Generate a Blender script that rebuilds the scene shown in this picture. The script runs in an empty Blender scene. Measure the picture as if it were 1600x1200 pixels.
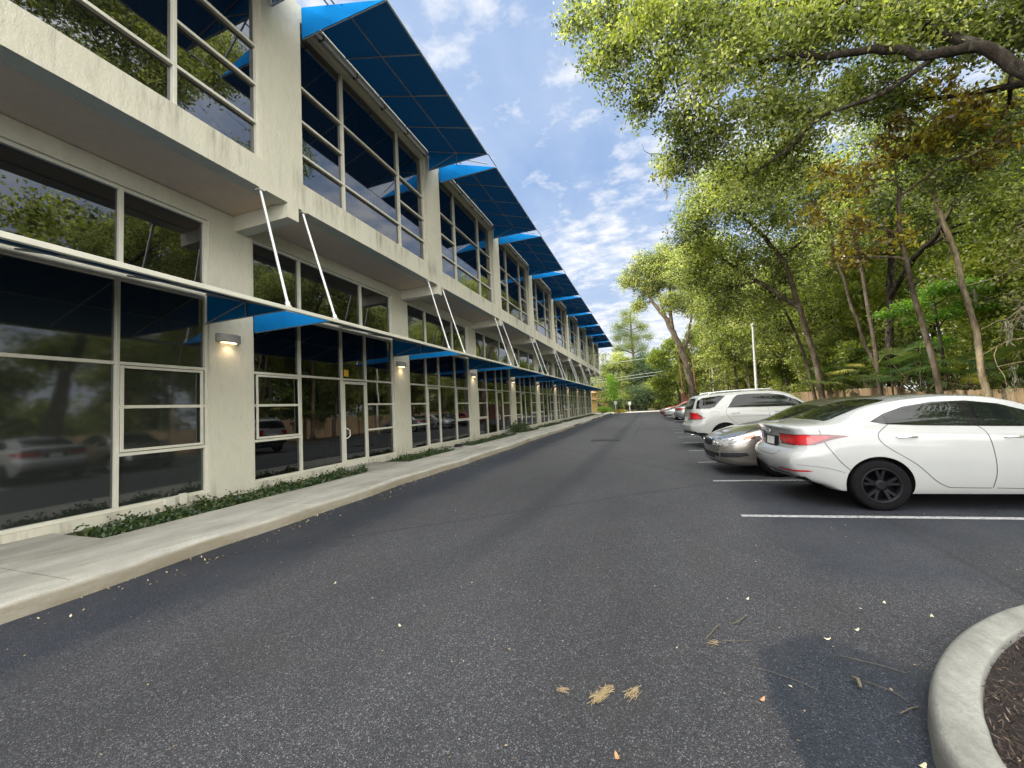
import bpy, bmesh, math, random
import numpy as np
from mathutils import Vector, Matrix
from mathutils.bvhtree import BVHTree
from mathutils.geometry import delaunay_2d_cdt
R = math.radians
rnd = random.Random(7)
rng = np.random.default_rng(11)
scene = bpy.context.scene
COL = scene.collection

# ------------------------------------------------------------------ helpers
def link(o, parent=None):
    COL.objects.link(o)
    if parent is not None:
        o.parent = parent
    return o

def tag(o, label=None, cat=None, group=None, kind=None):
    if label: o['label'] = label
    if cat: o['category'] = cat
    if group: o['group'] = group
    if kind: o['kind'] = kind
    return o

def empty(name, loc=(0, 0, 0), rz=0, label=None, cat=None, group=None):
    o = bpy.data.objects.new(name, None)
    o.empty_display_size = .3
    o.location = loc; o.rotation_euler = (0, 0, rz)
    link(o)
    return tag(o, label, cat, group)

def children(o): return [c for c in bpy.data.objects if c.parent == o]

def copy_tree(o, parent=None, kids=None):
    c = o.copy(); COL.objects.link(c)
    if parent is not None: c.parent = parent
    for ch in children(o): copy_tree(ch, c)
    return c

class MB:
    """collects shapes for ONE mesh object"""
    def __init__(s): s.v = []; s.f = []; s.sm = []
    def add(s, vs, fs, smooth=False):
        n = len(s.v); s.v += [tuple(v) for v in vs]
        s.f += [tuple(i + n for i in f) for f in fs]; s.sm += [smooth] * len(fs)
        return s
    def box(s, x0, x1, y0, y1, z0, z1):
        vs = [(x, y, z) for z in (z0, z1) for y in (y0, y1) for x in (x0, x1)]
        return s.add(vs, [(0, 2, 3, 1), (4, 5, 7, 6), (0, 1, 5, 4), (2, 6, 7, 3), (0, 4, 6, 2), (1, 3, 7, 5)])
    def quad(s, a, b, c, d): return s.add([a, b, c, d], [(0, 1, 2, 3)])
    def tube(s, pts, r, n=8, caps=True, smooth=True):
        pts = [Vector(p) for p in pts]
        rs = r if isinstance(r, (list, tuple)) else [r] * len(pts)
        vs = []; fs = []; prev = None
        for i, p in enumerate(pts):
            d = (pts[min(i + 1, len(pts) - 1)] - pts[max(i - 1, 0)]).normalized()
            if prev is None:
                u = d.orthogonal().normalized()
            else:
                u = (prev - d * prev.dot(d))
                u = u.normalized() if u.length > 1e-5 else d.orthogonal().normalized()
            prev = u; w = d.cross(u)
            for k in range(n):
                a = 2 * math.pi * k / n
                vs.append(p + (u * math.cos(a) + w * math.sin(a)) * rs[i])
        for i in range(len(pts) - 1):
            for k in range(n):
                fs.append((i * n + k, i * n + (k + 1) % n, (i + 1) * n + (k + 1) % n, (i + 1) * n + k))
        s.add(vs, fs, smooth)
        if caps:
            L = len(pts) - 1
            s.add([vs[k] for k in range(n)], [tuple(range(n))[::-1]])
            s.add([vs[L * n + k] for k in range(n)], [tuple(range(n))])
        return s
    def prism(s, poly, axis, a0, a1):
        """poly: 2-D points in the plane perpendicular to axis ('x','y','z')"""
        def P(p, a):
            return {'x': (a, p[0], p[1]), 'y': (p[0], a, p[1]), 'z': (p[0], p[1], a)}[axis]
        n = len(poly)
        vs = [P(p, a0) for p in poly] + [P(p, a1) for p in poly]
        fs = [(i, (i + 1) % n, n + (i + 1) % n, n + i) for i in range(n)]
        fs += [tuple(range(n))[::-1], tuple(range(n, 2 * n))]
        return s.add(vs, fs)
    def mesh(s, name, m):
        me = bpy.data.meshes.new(name)
        me.from_pydata(s.v, [], s.f); me.update()
        for x in (m if isinstance(m, (list, tuple)) else [m]): me.materials.append(x)
        me.polygons.foreach_set('use_smooth', s.sm)
        return me
    def build(s, name, m, parent=None, bevel=0, fix=True):
        me = s.mesh(name, m)
        if fix:
            bm = bmesh.new(); bm.from_mesh(me); bmesh.ops.recalc_face_normals(bm, faces=bm.faces); bm.to_mesh(me); bm.free()
        o = bpy.data.objects.new(name, me); link(o, parent)
        if bevel:
            b = o.modifiers.new('bevel', 'BEVEL'); b.width = bevel; b.segments = 2; b.limit_method = 'ANGLE'
        return o

def np_mesh(name, verts, quads, m, smooth=False, tint=None):
    me = bpy.data.meshes.new(name)
    nv = len(verts); nf = len(quads); k = quads.shape[1]
    me.vertices.add(nv); me.vertices.foreach_set('co', verts.astype(np.float32).ravel())
    me.loops.add(nf * k); me.loops.foreach_set('vertex_index', quads.astype(np.int32).ravel())
    me.polygons.add(nf); me.polygons.foreach_set('loop_start', np.arange(0, nf * k, k, dtype=np.int32))
    me.update(calc_edges=True)
    if smooth: me.polygons.foreach_set('use_smooth', np.ones(nf, dtype=bool))
    if tint is not None:
        a = me.attributes.new('tint', 'FLOAT', 'POINT'); a.data.foreach_set('value', tint.astype(np.float32))
    me.materials.append(m)
    return me

# ------------------------------------------------------------------ materials
def newmat(name):
    m = bpy.data.materials.new(name); m.use_nodes = True
    nt = m.node_tree; nt.nodes.clear()
    out = nt.nodes.new('ShaderNodeOutputMaterial')
    return m, nt, out

class N:
    def __init__(s, nt): s.nt = nt
    def node(s, t, **kw):
        n = s.nt.nodes.new(t)
        for k, v in kw.items():
            if k.startswith('i_'):
                key = k[2:]; key = int(key) if key.isdigit() else key.replace('_', ' ')
                s.put(n.inputs[key], v)
            else: setattr(n, k, v)
        return n
    def put(s, inp, v):
        if isinstance(v, bpy.types.NodeSocket): s.nt.links.new(v, inp)
        elif isinstance(v, bpy.types.Node): s.nt.links.new(v.outputs[0], inp)
        elif isinstance(v, tuple) and len(v) == 3 and inp.type == 'RGBA': inp.default_value = (*v, 1)
        else: inp.default_value = v
    def noise(s, scale, detail=4, rough=.55, vec=None, dist=0):
        n = s.node('ShaderNodeTexNoise'); n.inputs['Scale'].default_value = scale
        n.inputs['Detail'].default_value = detail; n.inputs['Roughness'].default_value = rough
        n.inputs['Distortion'].default_value = dist
        if vec is not None: s.put(n.inputs['Vector'], vec)
        return n.outputs['Fac']
    def vor(s, scale, vec=None, feature='F1', out='Distance', rand=1):
        n = s.node('ShaderNodeTexVoronoi', feature=feature); n.inputs['Scale'].default_value = scale
        n.inputs['Randomness'].default_value = rand
        if vec is not None: s.put(n.inputs['Vector'], vec)
        return n.outputs[out]
    def ramp(s, fac, stops, interp='LINEAR'):
        n = s.node('ShaderNodeValToRGB'); cr = n.color_ramp; cr.interpolation = interp
        while len(cr.elements) < len(stops): cr.elements.new(.5)
        for e, (p, c) in zip(cr.elements, stops):
            e.position = p; e.color = (c, c, c, 1) if not isinstance(c, tuple) else (*c, 1)
        s.put(n.inputs[0], fac); return n.outputs[0]
    def mix(s, fac, a, b, blend='MIX'):
        n = s.node('ShaderNodeMix', data_type='RGBA', blend_type=blend)
        s.put(n.inputs[0], fac); s.put(n.inputs[6], a); s.put(n.inputs[7], b); return n.outputs[2]
    def math(s, op, a, b=0.0, c=None, clamp=False):
        n = s.node('ShaderNodeMath', operation=op, use_clamp=clamp)
        s.put(n.inputs[0], a); s.put(n.inputs[1], b)
        if c is not None: s.put(n.inputs[2], c)
        return n.outputs[0]
    def bump(s, h, strength=.3, dist=.01, normal=None):
        n = s.node('ShaderNodeBump'); n.inputs['Strength'].default_value = strength; n.inputs['Distance'].default_value = dist
        s.put(n.inputs['Height'], h)
        if normal is not None: s.put(n.inputs['Normal'], normal)
        return n.outputs[0]
    def pos(s): return s.node('ShaderNodeNewGeometry').outputs['Position']
    def obj(s): return s.node('ShaderNodeTexCoord').outputs['Object']
    def map(s, vec, scale=(1, 1, 1), loc=(0, 0, 0), rot=(0, 0, 0)):
        n = s.node('ShaderNodeMapping'); s.put(n.inputs[0], vec)
        n.inputs['Scale'].default_value = scale; n.inputs['Location'].default_value = loc; n.inputs['Rotation'].default_value = rot
        return n.outputs[0]
    def sep(s, vec):
        n = s.node('ShaderNodeSeparateXYZ'); s.put(n.inputs[0], vec); return n.outputs
    def principled(s, out, **kw):
        p = s.nt.nodes.new('ShaderNodeBsdfPrincipled')
        for k, v in kw.items(): s.put(p.inputs[k.replace('_', ' ')], v)
        s.nt.links.new(p.outputs[0], out.inputs[0]); return p

def simple(name, col, rough=.5, metal=0, noise_amt=.12, nscale=6, bump=0, bscale=60, **kw):
    m, nt, out = newmat(name); n = N(nt)
    v = n.obj()
    f = n.noise(nscale, 5, .6, v)
    c1 = tuple(c * (1 - noise_amt) for c in col); c2 = tuple(min(1, c * (1 + noise_amt)) for c in col)
    c = n.ramp(f, [(.3, c1), (.7, c2)])
    args = dict(Base_Color=c, Roughness=rough, Metallic=metal); args.update(kw)
    if bump: args['Normal'] = n.bump(n.noise(bscale, 3, .6, v), bump, .004)
    n.principled(out, **args)
    return m

M = {}
def mk_stucco(name, base, stain=True, smooth=False):
    m, nt, out = newmat(name); n = N(nt); p = n.pos()
    big = n.noise(.45, 5, .6, p); fine = n.noise(38, 4, .7, p); mid = n.noise(9, 5, .7, n.map(p, (1, 1, .35)))
    c = n.ramp(big, [(.3, tuple(x * .9 for x in base)), (.7, base)])
    c = n.mix(n.ramp(mid, [(.48, 0), (.72, .4)]), c, tuple(x * .74 for x in base))
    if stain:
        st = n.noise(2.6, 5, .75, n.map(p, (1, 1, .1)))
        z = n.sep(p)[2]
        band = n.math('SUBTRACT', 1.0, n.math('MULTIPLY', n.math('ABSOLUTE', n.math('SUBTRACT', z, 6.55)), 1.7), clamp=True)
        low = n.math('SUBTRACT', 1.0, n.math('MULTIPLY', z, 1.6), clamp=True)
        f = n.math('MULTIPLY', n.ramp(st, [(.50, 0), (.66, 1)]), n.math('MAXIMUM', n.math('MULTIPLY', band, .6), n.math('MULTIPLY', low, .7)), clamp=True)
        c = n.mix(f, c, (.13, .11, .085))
    b = n.bump(fine, .1 if smooth else .8, .009)
    if not smooth: b = n.bump(n.noise(14, 5, .7, n.map(p, (1, 1, .5))), .75, .016, b)
    n.principled(out, Base_Color=c, Roughness=.9, Normal=b, Specular_IOR_Level=.25)
    return m
M['stucco'] = mk_stucco('painted_stucco', (.63, .605, .49))
M['soffit'] = mk_stucco('soffit_paint', (.80, .62, .46), False, True)
M['frame'] = simple('cream_aluminium', (.60, .585, .49), .42, noise_amt=.07, nscale=3)
M['frame_dark'] = simple('bronze_aluminium', (.05, .045, .04), .4)
M['alu'] = simple('white_metal', (.70, .70, .68), .35, .2, noise_amt=.06)
M['tube'] = simple('pale_aluminium_tube', (.88, .88, .86), .25, .15, noise_amt=.04, Coat_Weight=.8)
M['rail'] = simple('painted_awning_rail', (.27, .30, .33), .5, noise_amt=.06)
M['grey_lamp'] = simple('grey_cast_aluminium', (.30, .29, .27), .5, .3)
M['black'] = simple('black_plastic', (.010, .010, .011), .55)
M['black_gloss'] = simple('black_gloss', (.008, .008, .01), .08)
M['tyre'] = simple('tyre_rubber', (.007, .007, .008), .95, noise_amt=.25, nscale=20, Specular_IOR_Level=.12)
M['chrome'] = simple('chrome', (.75, .75, .76), .12, 1.0, noise_amt=.03)
M['rim'] = simple('alloy_rim', (.45, .46, .48), .28, .8)
M['rim_black'] = simple('black_rim', (.005, .005, .007), .5, Specular_IOR_Level=.2)
M['white_paint'] = simple('white_plate', (.75, .75, .74), .4)
M['interior'] = simple('interior_dark', (.035, .034, .032), .9)
M['yellow_sticker'] = simple('yellow_sticker', (.75, .42, .03), .6)

# glass: tinted, strongly mirroring, with a faint view through
def mk_glass(name, tint, refl_ior, trans, rough=.012, wav=.06):
    m, nt, out = newmat(name); n = N(nt)
    p = n.pos()
    nb = n.bump(n.noise(.7, 2, .4, p), wav * 1.6, .02)
    fr = n.node('ShaderNodeFresnel'); fr.inputs['IOR'].default_value = refl_ior
    gl = n.node('ShaderNodeBsdfGlossy'); gl.inputs['Roughness'].default_value = rough; gl.inputs['Color'].default_value = (.93, .95, 1, 1)
    nt.links.new(nb, gl.inputs['Normal'])
    tr = n.node('ShaderNodeBsdfTransparent'); tr.inputs['Color'].default_value = (*trans, 1)
    df = n.node('ShaderNodeBsdfDiffuse'); df.inputs['Color'].default_value = (*tint, 1)
    a = n.node('ShaderNodeMixShader'); a.inputs[0].default_value = .22; nt.links.new(tr.outputs[0], a.inputs[1]); nt.links.new(df.outputs[0], a.inputs[2])
    b = n.node('ShaderNodeMixShader'); nt.links.new(fr.outputs[0], b.inputs[0]); nt.links.new(a.outputs[0], b.inputs[1]); nt.links.new(gl.outputs[0], b.inputs[2])
    nt.links.new(b.outputs[0], out.inputs[0])
    return m
M['glass'] = mk_glass('tinted_window_glass', (.010, .011, .011), 2.15, (.16, .17, .16))
M['glass_up'] = mk_glass('mirror_tinted_glass', (.012, .013, .014), 2.55, (.16, .17, .16))
M['glass_film'] = mk_glass('filmed_window_glass', (.075, .088, .078), 2.1, (.10, .12, .11), .045, .02)
M['car_glass'] = simple('car_glass', (.008, .011, .010), .02, noise_amt=.3, nscale=2, IOR=1.45, Coat_Weight=0.0)

# blue canvas
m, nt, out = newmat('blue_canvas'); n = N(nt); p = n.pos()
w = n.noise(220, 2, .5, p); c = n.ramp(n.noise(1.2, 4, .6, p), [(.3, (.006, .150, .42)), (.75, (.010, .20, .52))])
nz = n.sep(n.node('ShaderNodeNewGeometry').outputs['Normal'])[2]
c = n.mix(n.ramp(nz, [(.0, 1), (.5, 0)]) if False else n.math('GREATER_THAN', n.math('MULTIPLY', nz, -1.0), .25), c, (.017, .048, .080))  # underside colour darkened to stand in for shade beneath the awning
c = n.mix(n.math('GREATER_THAN', nz, .3), c, (.030, .075, .13))  # top side colour darkened to cut blue bounce onto the soffit
df = n.node('ShaderNodeBsdfDiffuse'); nt.links.new(c, df.inputs[0]); nt.links.new(n.bump(w, .2, .002), df.inputs['Normal'])
tl = n.node('ShaderNodeBsdfTranslucent'); tl.inputs[0].default_value = (.0003, .004, .012, 1)
mx = n.node('ShaderNodeAddShader'); nt.links.new(df.outputs[0], mx.inputs[0]); nt.links.new(tl.outputs[0], mx.inputs[1]); nt.links.new(mx.outputs[0], out.inputs[0])
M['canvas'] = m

# curtains, dark drapes with folds
m, nt, out = newmat('drape_cloth'); n = N(nt)
n.principled(out, Base_Color=n.ramp(n.noise(3, 3, .5, n.map(n.pos(), (1, 6, .3))), [(.3, (.045, .040, .036)), (.7, (.11, .10, .09))]), Roughness=.9)
M['drape'] = m

# asphalt with sealed areas
m, nt, out = newmat('asphalt'); n = N(nt); p = n.pos()
xyz = n.sep(p); X, Y = xyz[0], xyz[1]
wob = n.math('MULTIPLY', n.math('SUBTRACT', n.noise(.8, 5, .6, p), .5), 1.5)
wob2 = n.math('MULTIPLY', n.math('SUBTRACT', n.noise(2.3, 5, .7, p), .5), .7)
def sstep(v, a, b):
    r = n.node('ShaderNodeMapRange', interpolation_type='SMOOTHSTEP'); n.put(r.inputs[0], v)
    r.inputs[1].default_value = a; r.inputs[2].default_value = b; return r.outputs[0]
Xw = n.math('ADD', X, wob); Xn = n.math('ADD', X, n.math('MULTIPLY', wob2, .22))
left = n.math('SUBTRACT', 1.0, sstep(Xw, -4.35, -3.6))
Yn = n.math('ADD', Y, n.math('MULTIPLY', wob2, .5))
blob = n.math('MULTIPLY', sstep(Xn, .48, .54), n.math('SUBTRACT', 1.0, sstep(n.math('ADD', Yn, n.math('MULTIPLY', n.math('ABSOLUTE', n.math('SUBTRACT', X, .95)), .75)), 3.15, 3.27)))
stall = n.math('MULTIPLY', sstep(n.math('ADD', X, n.math('MULTIPLY', wob, .4)), 1.0, 1.5), sstep(n.math('ADD', Y, wob2), 3.9, 4.4))
stall = n.math('MULTIPLY', stall, n.ramp(n.noise(.35, 4, .5, p), [(.30, 0), (.48, 1)]))
oth = n.math('MULTIPLY', n.ramp(n.noise(.55, 4, .5, n.map(p, (1, .6, 1), (7.3, 2.2, 0))), [(.6, 0), (.68, 1)]), .3)
seal = n.math('MAXIMUM', n.math('MAXIMUM', n.math('MULTIPLY', left, .85), blob), n.math('MAXIMUM', n.math('MULTIPLY', stall, .85), oth), clamp=True)
v1 = n.node('ShaderNodeTexVoronoi'); v1.inputs['Scale'].default_value = 170; nt.links.new(p, v1.inputs['Vector'])
stone = n.sep(v1.outputs['Color'])[0]
v2 = n.node('ShaderNodeTexVoronoi'); v2.inputs['Scale'].default_value = 100; nt.links.new(p, v2.inputs['Vector'])
stone2 = n.sep(v2.outputs['Color'])[1]
agg = n.ramp(stone, [(.0, (.032, .033, .037)), (.55, (.058, .059, .066)), (.85, (.088, .090, .099)), (.95, (.15, .15, .16)), (1, (.26, .26, .27))])
agg = n.mix(n.ramp(stone2, [(.95, 0), (.97, .55)]), agg, (.27, .27, .28))
agg = n.mix(n.ramp(v1.outputs['Distance'], [(.35, 0), (.62, .7)]), agg, (.014, .014, .017))
sealc = n.ramp(stone, [(0, (.006, .008, .013)), (.6, (.017, .022, .033)), (.93, (.030, .036, .050)), (1, (.09, .10, .12))])
c = n.mix(seal, agg, sealc)
tone = n.ramp(n.noise(.5, 6, .65, n.map(p, (1, .35, 1))), [(.28, .62), (.72, 1.28)])
c = n.mix(1.0, c, tone, 'MULTIPLY')
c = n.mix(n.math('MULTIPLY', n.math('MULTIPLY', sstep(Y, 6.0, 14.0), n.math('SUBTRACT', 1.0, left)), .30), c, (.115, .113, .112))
oil = n.math('MULTIPLY', n.ramp(n.noise(2.2, 5, .6, n.map(p, (1, 1, 1), (4, 9, 0))), [(.60, 0), (.70, .55)]), sstep(X, 1.6, 2.6))
c = n.mix(n.ramp(n.noise(1.7, 6, .7, n.map(p, (1, .8, 1), (1, 5, 0))), [(.5, 0), (.72, .3)]), c, (.055, .051, .048))
c = n.mix(oil, c, (.014, .014, .016))
# worn dark centre track and cracks
cr = n.vor(.10, n.mix(.12, p, n.node('ShaderNodeTexNoise', i_Scale=1.5, i_Detail=6.0).outputs['Color']), 'DISTANCE_TO_EDGE')
c = n.mix(n.ramp(cr, [(.0008, .5), (.0022, 0)]), c, (.012, .012, .014))
trk = n.math('ABSOLUTE', n.math('SUBTRACT', n.math('ADD', X, n.math('ADD', n.math('MULTIPLY', wob, .25), n.math('MULTIPLY', n.math('DIVIDE', 3.0, n.math('MAXIMUM', Y, 1.0)), .9))), -1.35))
c = n.mix(n.math('MULTIPLY', n.math('SUBTRACT', 1.0, sstep(trk, .03, .42)), n.math('MULTIPLY', sstep(Y, 2.5, 5.0), .5)), c, (.022, .024, .030))
hgt = n.math('SUBTRACT', 1.0, n.math('MULTIPLY', v1.outputs['Distance'], n.math('SUBTRACT', 1.0, n.math('MULTIPLY', seal, .6))))
nb = n.bump(hgt, .75, .006)
nb = n.bump(n.noise(6, 4, .6, p), .12, .02, nb)
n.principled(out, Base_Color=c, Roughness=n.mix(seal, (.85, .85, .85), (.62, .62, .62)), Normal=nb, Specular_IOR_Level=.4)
M['asphalt'] = m

def mk_concrete(name, base, dark, scale=1.0, joint=False, face=None):
    m, nt, out = newmat(name); n = N(nt); p = n.pos()
    c = n.ramp(n.noise(1.3 * scale, 6, .7, n.map(p, (1, .4, 1))), [(.3, dark), (.62, base), (.85, tuple(x * 1.12 for x in base))])
    c = n.mix(n.ramp(n.noise(60, 3, .7, p), [(.45, 0), (.75, .6)]), c, tuple(x * .55 for x in base))
    c = n.mix(n.ramp(n.noise(.55, 5, .6, n.map(p, (2.5, .6, 1))), [(.56, 0), (.75, .6)]), c, tuple(x * .5 for x in dark))
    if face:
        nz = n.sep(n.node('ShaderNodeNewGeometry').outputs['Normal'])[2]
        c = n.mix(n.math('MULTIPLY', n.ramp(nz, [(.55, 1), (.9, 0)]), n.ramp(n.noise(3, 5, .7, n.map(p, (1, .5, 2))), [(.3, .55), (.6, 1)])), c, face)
    n.principled(out, Base_Color=c, Roughness=.9, Normal=n.bump(n.noise(7, 5, .7, p), .3, .02, n.bump(n.noise(45, 5, .7, p), .6, .008)), Specular_IOR_Level=.3)
    return m
M['concrete'] = mk_concrete('sidewalk_concrete', (.42, .41, .355), (.22, .215, .18))
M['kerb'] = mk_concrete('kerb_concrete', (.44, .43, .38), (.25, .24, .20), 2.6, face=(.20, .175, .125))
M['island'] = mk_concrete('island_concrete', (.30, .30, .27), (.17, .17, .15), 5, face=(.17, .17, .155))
m, nt, out = newmat('road_paint'); n = N(nt); p = n.pos()
f = n.noise(22, 5, .7, p)
n.principled(out, Base_Color=n.ramp(n.math('ADD', n.math('MULTIPLY', f, .75), n.math('MULTIPLY', n.noise(90, 2, .6, p), .25)), [(.38, (.07, .07, .075)), (.50, (.33, .33, .34)), (.7, (.50, .50, .51))]), Roughness=.75)
M['paint'] = m
M['soil'] = simple('dark_soil', (.05, .036, .026), .95, noise_amt=.6, nscale=14, bump=.8, bscale=30)
M['mulch_base'] = simple('mulch_base', (.015, .010, .008), .95, noise_amt=.6, nscale=30, bump=.8, bscale=40)
M['sandy'] = simple('sunlit_concrete_lane', (.42, .39, .33), .9, noise_amt=.25, nscale=.6)
M['wood'] = None
m, nt, out = newmat('forest_floor'); n = N(nt); p = n.pos()
c = n.ramp(n.noise(1.6, 8, .75, p), [(.3, (.030, .024, .014)), (.5, (.085, .062, .036)), (.62, (.050, .065, .018)), (.8, (.12, .10, .05))])
n.principled(out, Base_Color=c, Roughness=.95, Normal=n.bump(n.noise(9, 6, .7, p), .8, .06))
M['floor'] = m
m, nt, out = newmat('fence_boards'); n = N(nt); p = n.pos()
c = n.ramp(n.noise(5, 5, .6, n.map(p, (1, 1.6, .2))), [(.25, (.13, .085, .05)), (.5, (.27, .19, .11)), (.8, (.38, .28, .17))])
n.principled(out, Base_Color=c, Roughness=.85, Normal=n.bump(n.noise(30, 4, .6, n.map(p, (1, 1, .1))), .4, .004))
M['fence'] = m
m, nt, out = newmat('red_brick'); n = N(nt); p = n.obj()
b = n.node('ShaderNodeTexBrick'); nt.links.new(n.map(p, (1, 1, 1), (0, 0, 0), (R(90), 0, 0)), b.inputs['Vector'])
b.inputs['Color1'].default_value = (.42, .13, .075, 1); b.inputs['Color2'].default_value = (.33, .10, .06, 1); b.inputs['Mortar'].default_value = (.4, .36, .3, 1)
b.inputs['Scale'].default_value = 4.5
n.principled(out, Base_Color=b.outputs[0], Roughness=.9)
M['brick'] = m
M['tan_wall'] = simple('tan_stucco', (.52, .36, .22), .9, noise_amt=.1)
M['yellow_wall'] = simple('ochre_stucco', (.34, .22, .07), .9, noise_amt=.12, nscale=1)
M['roof_tile'] = simple('orange_tiles', (.30, .16, .09), .85, noise_amt=.2)

def mk_bark(name, a, b, sc=6, moss=None):
    m, nt, out = newmat(name); n = N(nt); p = n.obj()
    v = n.map(p, (1, 1, .25))
    f = n.noise(sc, 6, .7, v)
    c = n.ramp(f, [(.3, a), (.68, b)])
    c = n.mix(n.ramp(n.noise(3.5, 5, .7, n.map(p, (1, 1, .6), (3, 1, 7))), [(.52, 0), (.64, .55)]), c, (.20, .195, .165))
    c = n.mix(n.ramp(n.noise(1.6, 4, .7, n.map(p, (1, 1, .5), (9, 4, 2))), [(.5, 0), (.66, .7)]), c, (.035, .03, .02))
    n.principled(out, Base_Color=c, Roughness=.95, Normal=n.bump(n.noise(sc * 3, 5, .7, v), 1.0, .06), Specular_IOR_Level=.15)
    return m
M['bark_dark'] = mk_bark('dark_oak_bark', (.014, .011, .009), (.075, .060, .048), 7)
M['bark_pale'] = mk_bark('pale_bark', (.15, .11, .065), (.50, .40, .26), 5)
M['bark_mid'] = mk_bark('brown_bark', (.035, .027, .019), (.19, .145, .10), 6)
M['bark_red'] = mk_bark('reddish_bark', (.17, .085, .05), (.36, .20, .12), 5)

def mk_leaf(name, cols, trans=.45, tcol=None, rough=.42):
    """cols: list of (pos,colour) over the per-leaf tint"""
    m, nt, out = newmat(name); n = N(nt)
    at = n.node('ShaderNodeAttribute', attribute_name='tint')
    c = n.ramp(at.outputs['Fac'], cols)
    p = n.node('ShaderNodeBsdfPrincipled'); nt.links.new(c, p.inputs['Base Color']); p.inputs['Roughness'].default_value = rough
    p.inputs['Specular IOR Level'].default_value = .75
    t = n.node('ShaderNodeBsdfTranslucent')
    g = n.mix(1.0, c, tcol or (1.55, 1.75, .62), 'MULTIPLY'); nt.links.new(g, t.inputs[0])
    mx = n.node('ShaderNodeMixShader'); mx.inputs[0].default_value = trans + .05
    nt.links.new(p.outputs[0], mx.inputs[1]); nt.links.new(t.outputs[0], mx.inputs[2]); nt.links.new(mx.outputs[0], out.inputs[0])
    return m
M['leaf_oak'] = mk_leaf('oak_leaves', [(0, (.036, .048, .016)), (.33, (.14, .165, .050)), (.66, (.30, .33, .09)), (1, (.58, .56, .24))])
M['leaf_deep'] = mk_leaf('deep_green_leaves', [(0, (.030, .046, .014)), (.35, (.11, .14, .038)), (.7, (.25, .28, .07)), (1, (.52, .51, .18))])
M['leaf_bright'] = mk_leaf('bright_green_leaves', [(0, (.09, .17, .025)), (.5, (.17, .30, .04)), (1, (.27, .40, .06))], .5)
M['leaf_yel'] = mk_leaf('yellow_brown_leaves', [(0, (.06, .045, .016)), (.35, (.16, .10, .025)), (.6, (.26, .23, .04)), (1, (.52, .46, .05))], .4, (1.8, 1.7, .5), .35)
M['leaf_yg'] = mk_leaf('yellow_green_leaves', [(0, (.09, .12, .025)), (.5, (.18, .22, .045)), (1, (.34, .34, .07))], .5)
M['leaf_blue'] = mk_leaf('bluish_hedge_leaves', [(0, (.030, .055, .030)), (.6, (.07, .11, .055)), (1, (.13, .18, .08))], .4)
M['leaf_palm'] = mk_leaf('palmetto_blades', [(0, (.025, .055, .02)), (.6, (.065, .11, .035)), (.86, (.16, .20, .06)), (1, (.42, .36, .10))], .3, None, .35)
M['leaf_ivy'] = mk_leaf('ivy_leaves', [(0, (.018, .040, .012)), (.7, (.045, .085, .022)), (1, (.13, .15, .05))], .3)
M['leaf_dry'] = mk_leaf('dry_litter', [(0, (.16, .09, .045)), (.5, (.38, .27, .14)), (1, (.62, .54, .36))], .15)
M['moss'] = mk_leaf('spanish_moss', [(0, (.16, .155, .11)), (1, (.34, .33, .24))], .3, (1.2, 1.2, .9), .9)
M['mulch'] = mk_leaf('mulch_chips', [(0, (.012, .007, .005)), (.6, (.040, .023, .017)), (.93, (.085, .055, .038)), (1, (.30, .23, .16))], .02, None, .85)
M['straw'] = simple('dry_straw', (.40, .31, .17), .9, noise_amt=.3, nscale=40)
M['twig'] = simple('grey_twig', (.11, .095, .065), .9, noise_amt=.3, nscale=40)

def car_paint(name, col, metal=0.0, rough=.3, flake=.0):
    m, nt, out = newmat(name); n = N(nt); p = n.obj()
    c = n.ramp(n.noise(2.5, 5, .6, p), [(.3, tuple(x * .95 for x in col)), (.7, col)])
    low = n.math('SUBTRACT', 1.0, n.math('MULTIPLY', n.sep(p)[2], 2.0), clamp=True)
    c = n.mix(n.math('MULTIPLY', low, n.math('MULTIPLY', n.noise(5, 5, .7, p), .55)), c, (.16, .14, .11))
    n.principled(out, Base_Color=c, Metallic=metal, Roughness=rough, Coat_Weight=1.0, Coat_Roughness=.04, Specular_IOR_Level=.4)
    return m
M['p_white'] = car_paint('white_car_paint', (.40, .41, .405))
M['p_white2'] = car_paint('warm_white_car_paint', (.42, .425, .405))
M['p_silver'] = car_paint('taupe_silver_paint', (.27, .25, .22), .8, .30)
M['p_grey'] = car_paint('grey_car_paint', (.34, .37, .37), .6, .3)
M['p_dark'] = car_paint('dark_car_paint', (.03, .035, .045), .3, .25)
M['p_red'] = car_paint('red_car_paint', (.42, .05, .04), .2, .3)
m, nt, out = newmat('tail_lamp_red'); n = N(nt)
n.principled(out, Base_Color=n.ramp(n.noise(7, 3, .5, n.obj()), [(.3, (.30, .004, .008)), (.7, (.62, .012, .018))]), Roughness=.08, Coat_Weight=1.0, Coat_Roughness=.02)
M['red_lamp'] = m
M['red_dark'] = simple('tail_lamp_smoked', (.11, .006, .010), .08, Coat_Weight=1.0)
M['lamp_clear'] = simple('lamp_clear', (.42, .43, .42), .08, .3, noise_amt=.5, nscale=25, Coat_Weight=1.0)
M['amber'] = simple('amber_reflector', (.75, .22, .10), .2, Coat_Weight=1.0)

# ------------------------------------------------------------------ ground
def sheet(name, x0, x1, y0, y1, z, m, cat=None):
    o = MB().quad((x0, y0, z), (x1, y0, z), (x1, y1, z), (x0, y1, z)).build(name, m)
    return tag(o, kind='structure')
sheet('ground', -260, 260, -60, 460, -.02, M['floor'])
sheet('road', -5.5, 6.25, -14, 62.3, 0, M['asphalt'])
sheet('cross_lane', -40, 30, 62.3, 70.5, .004, M['sandy'])

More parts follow.
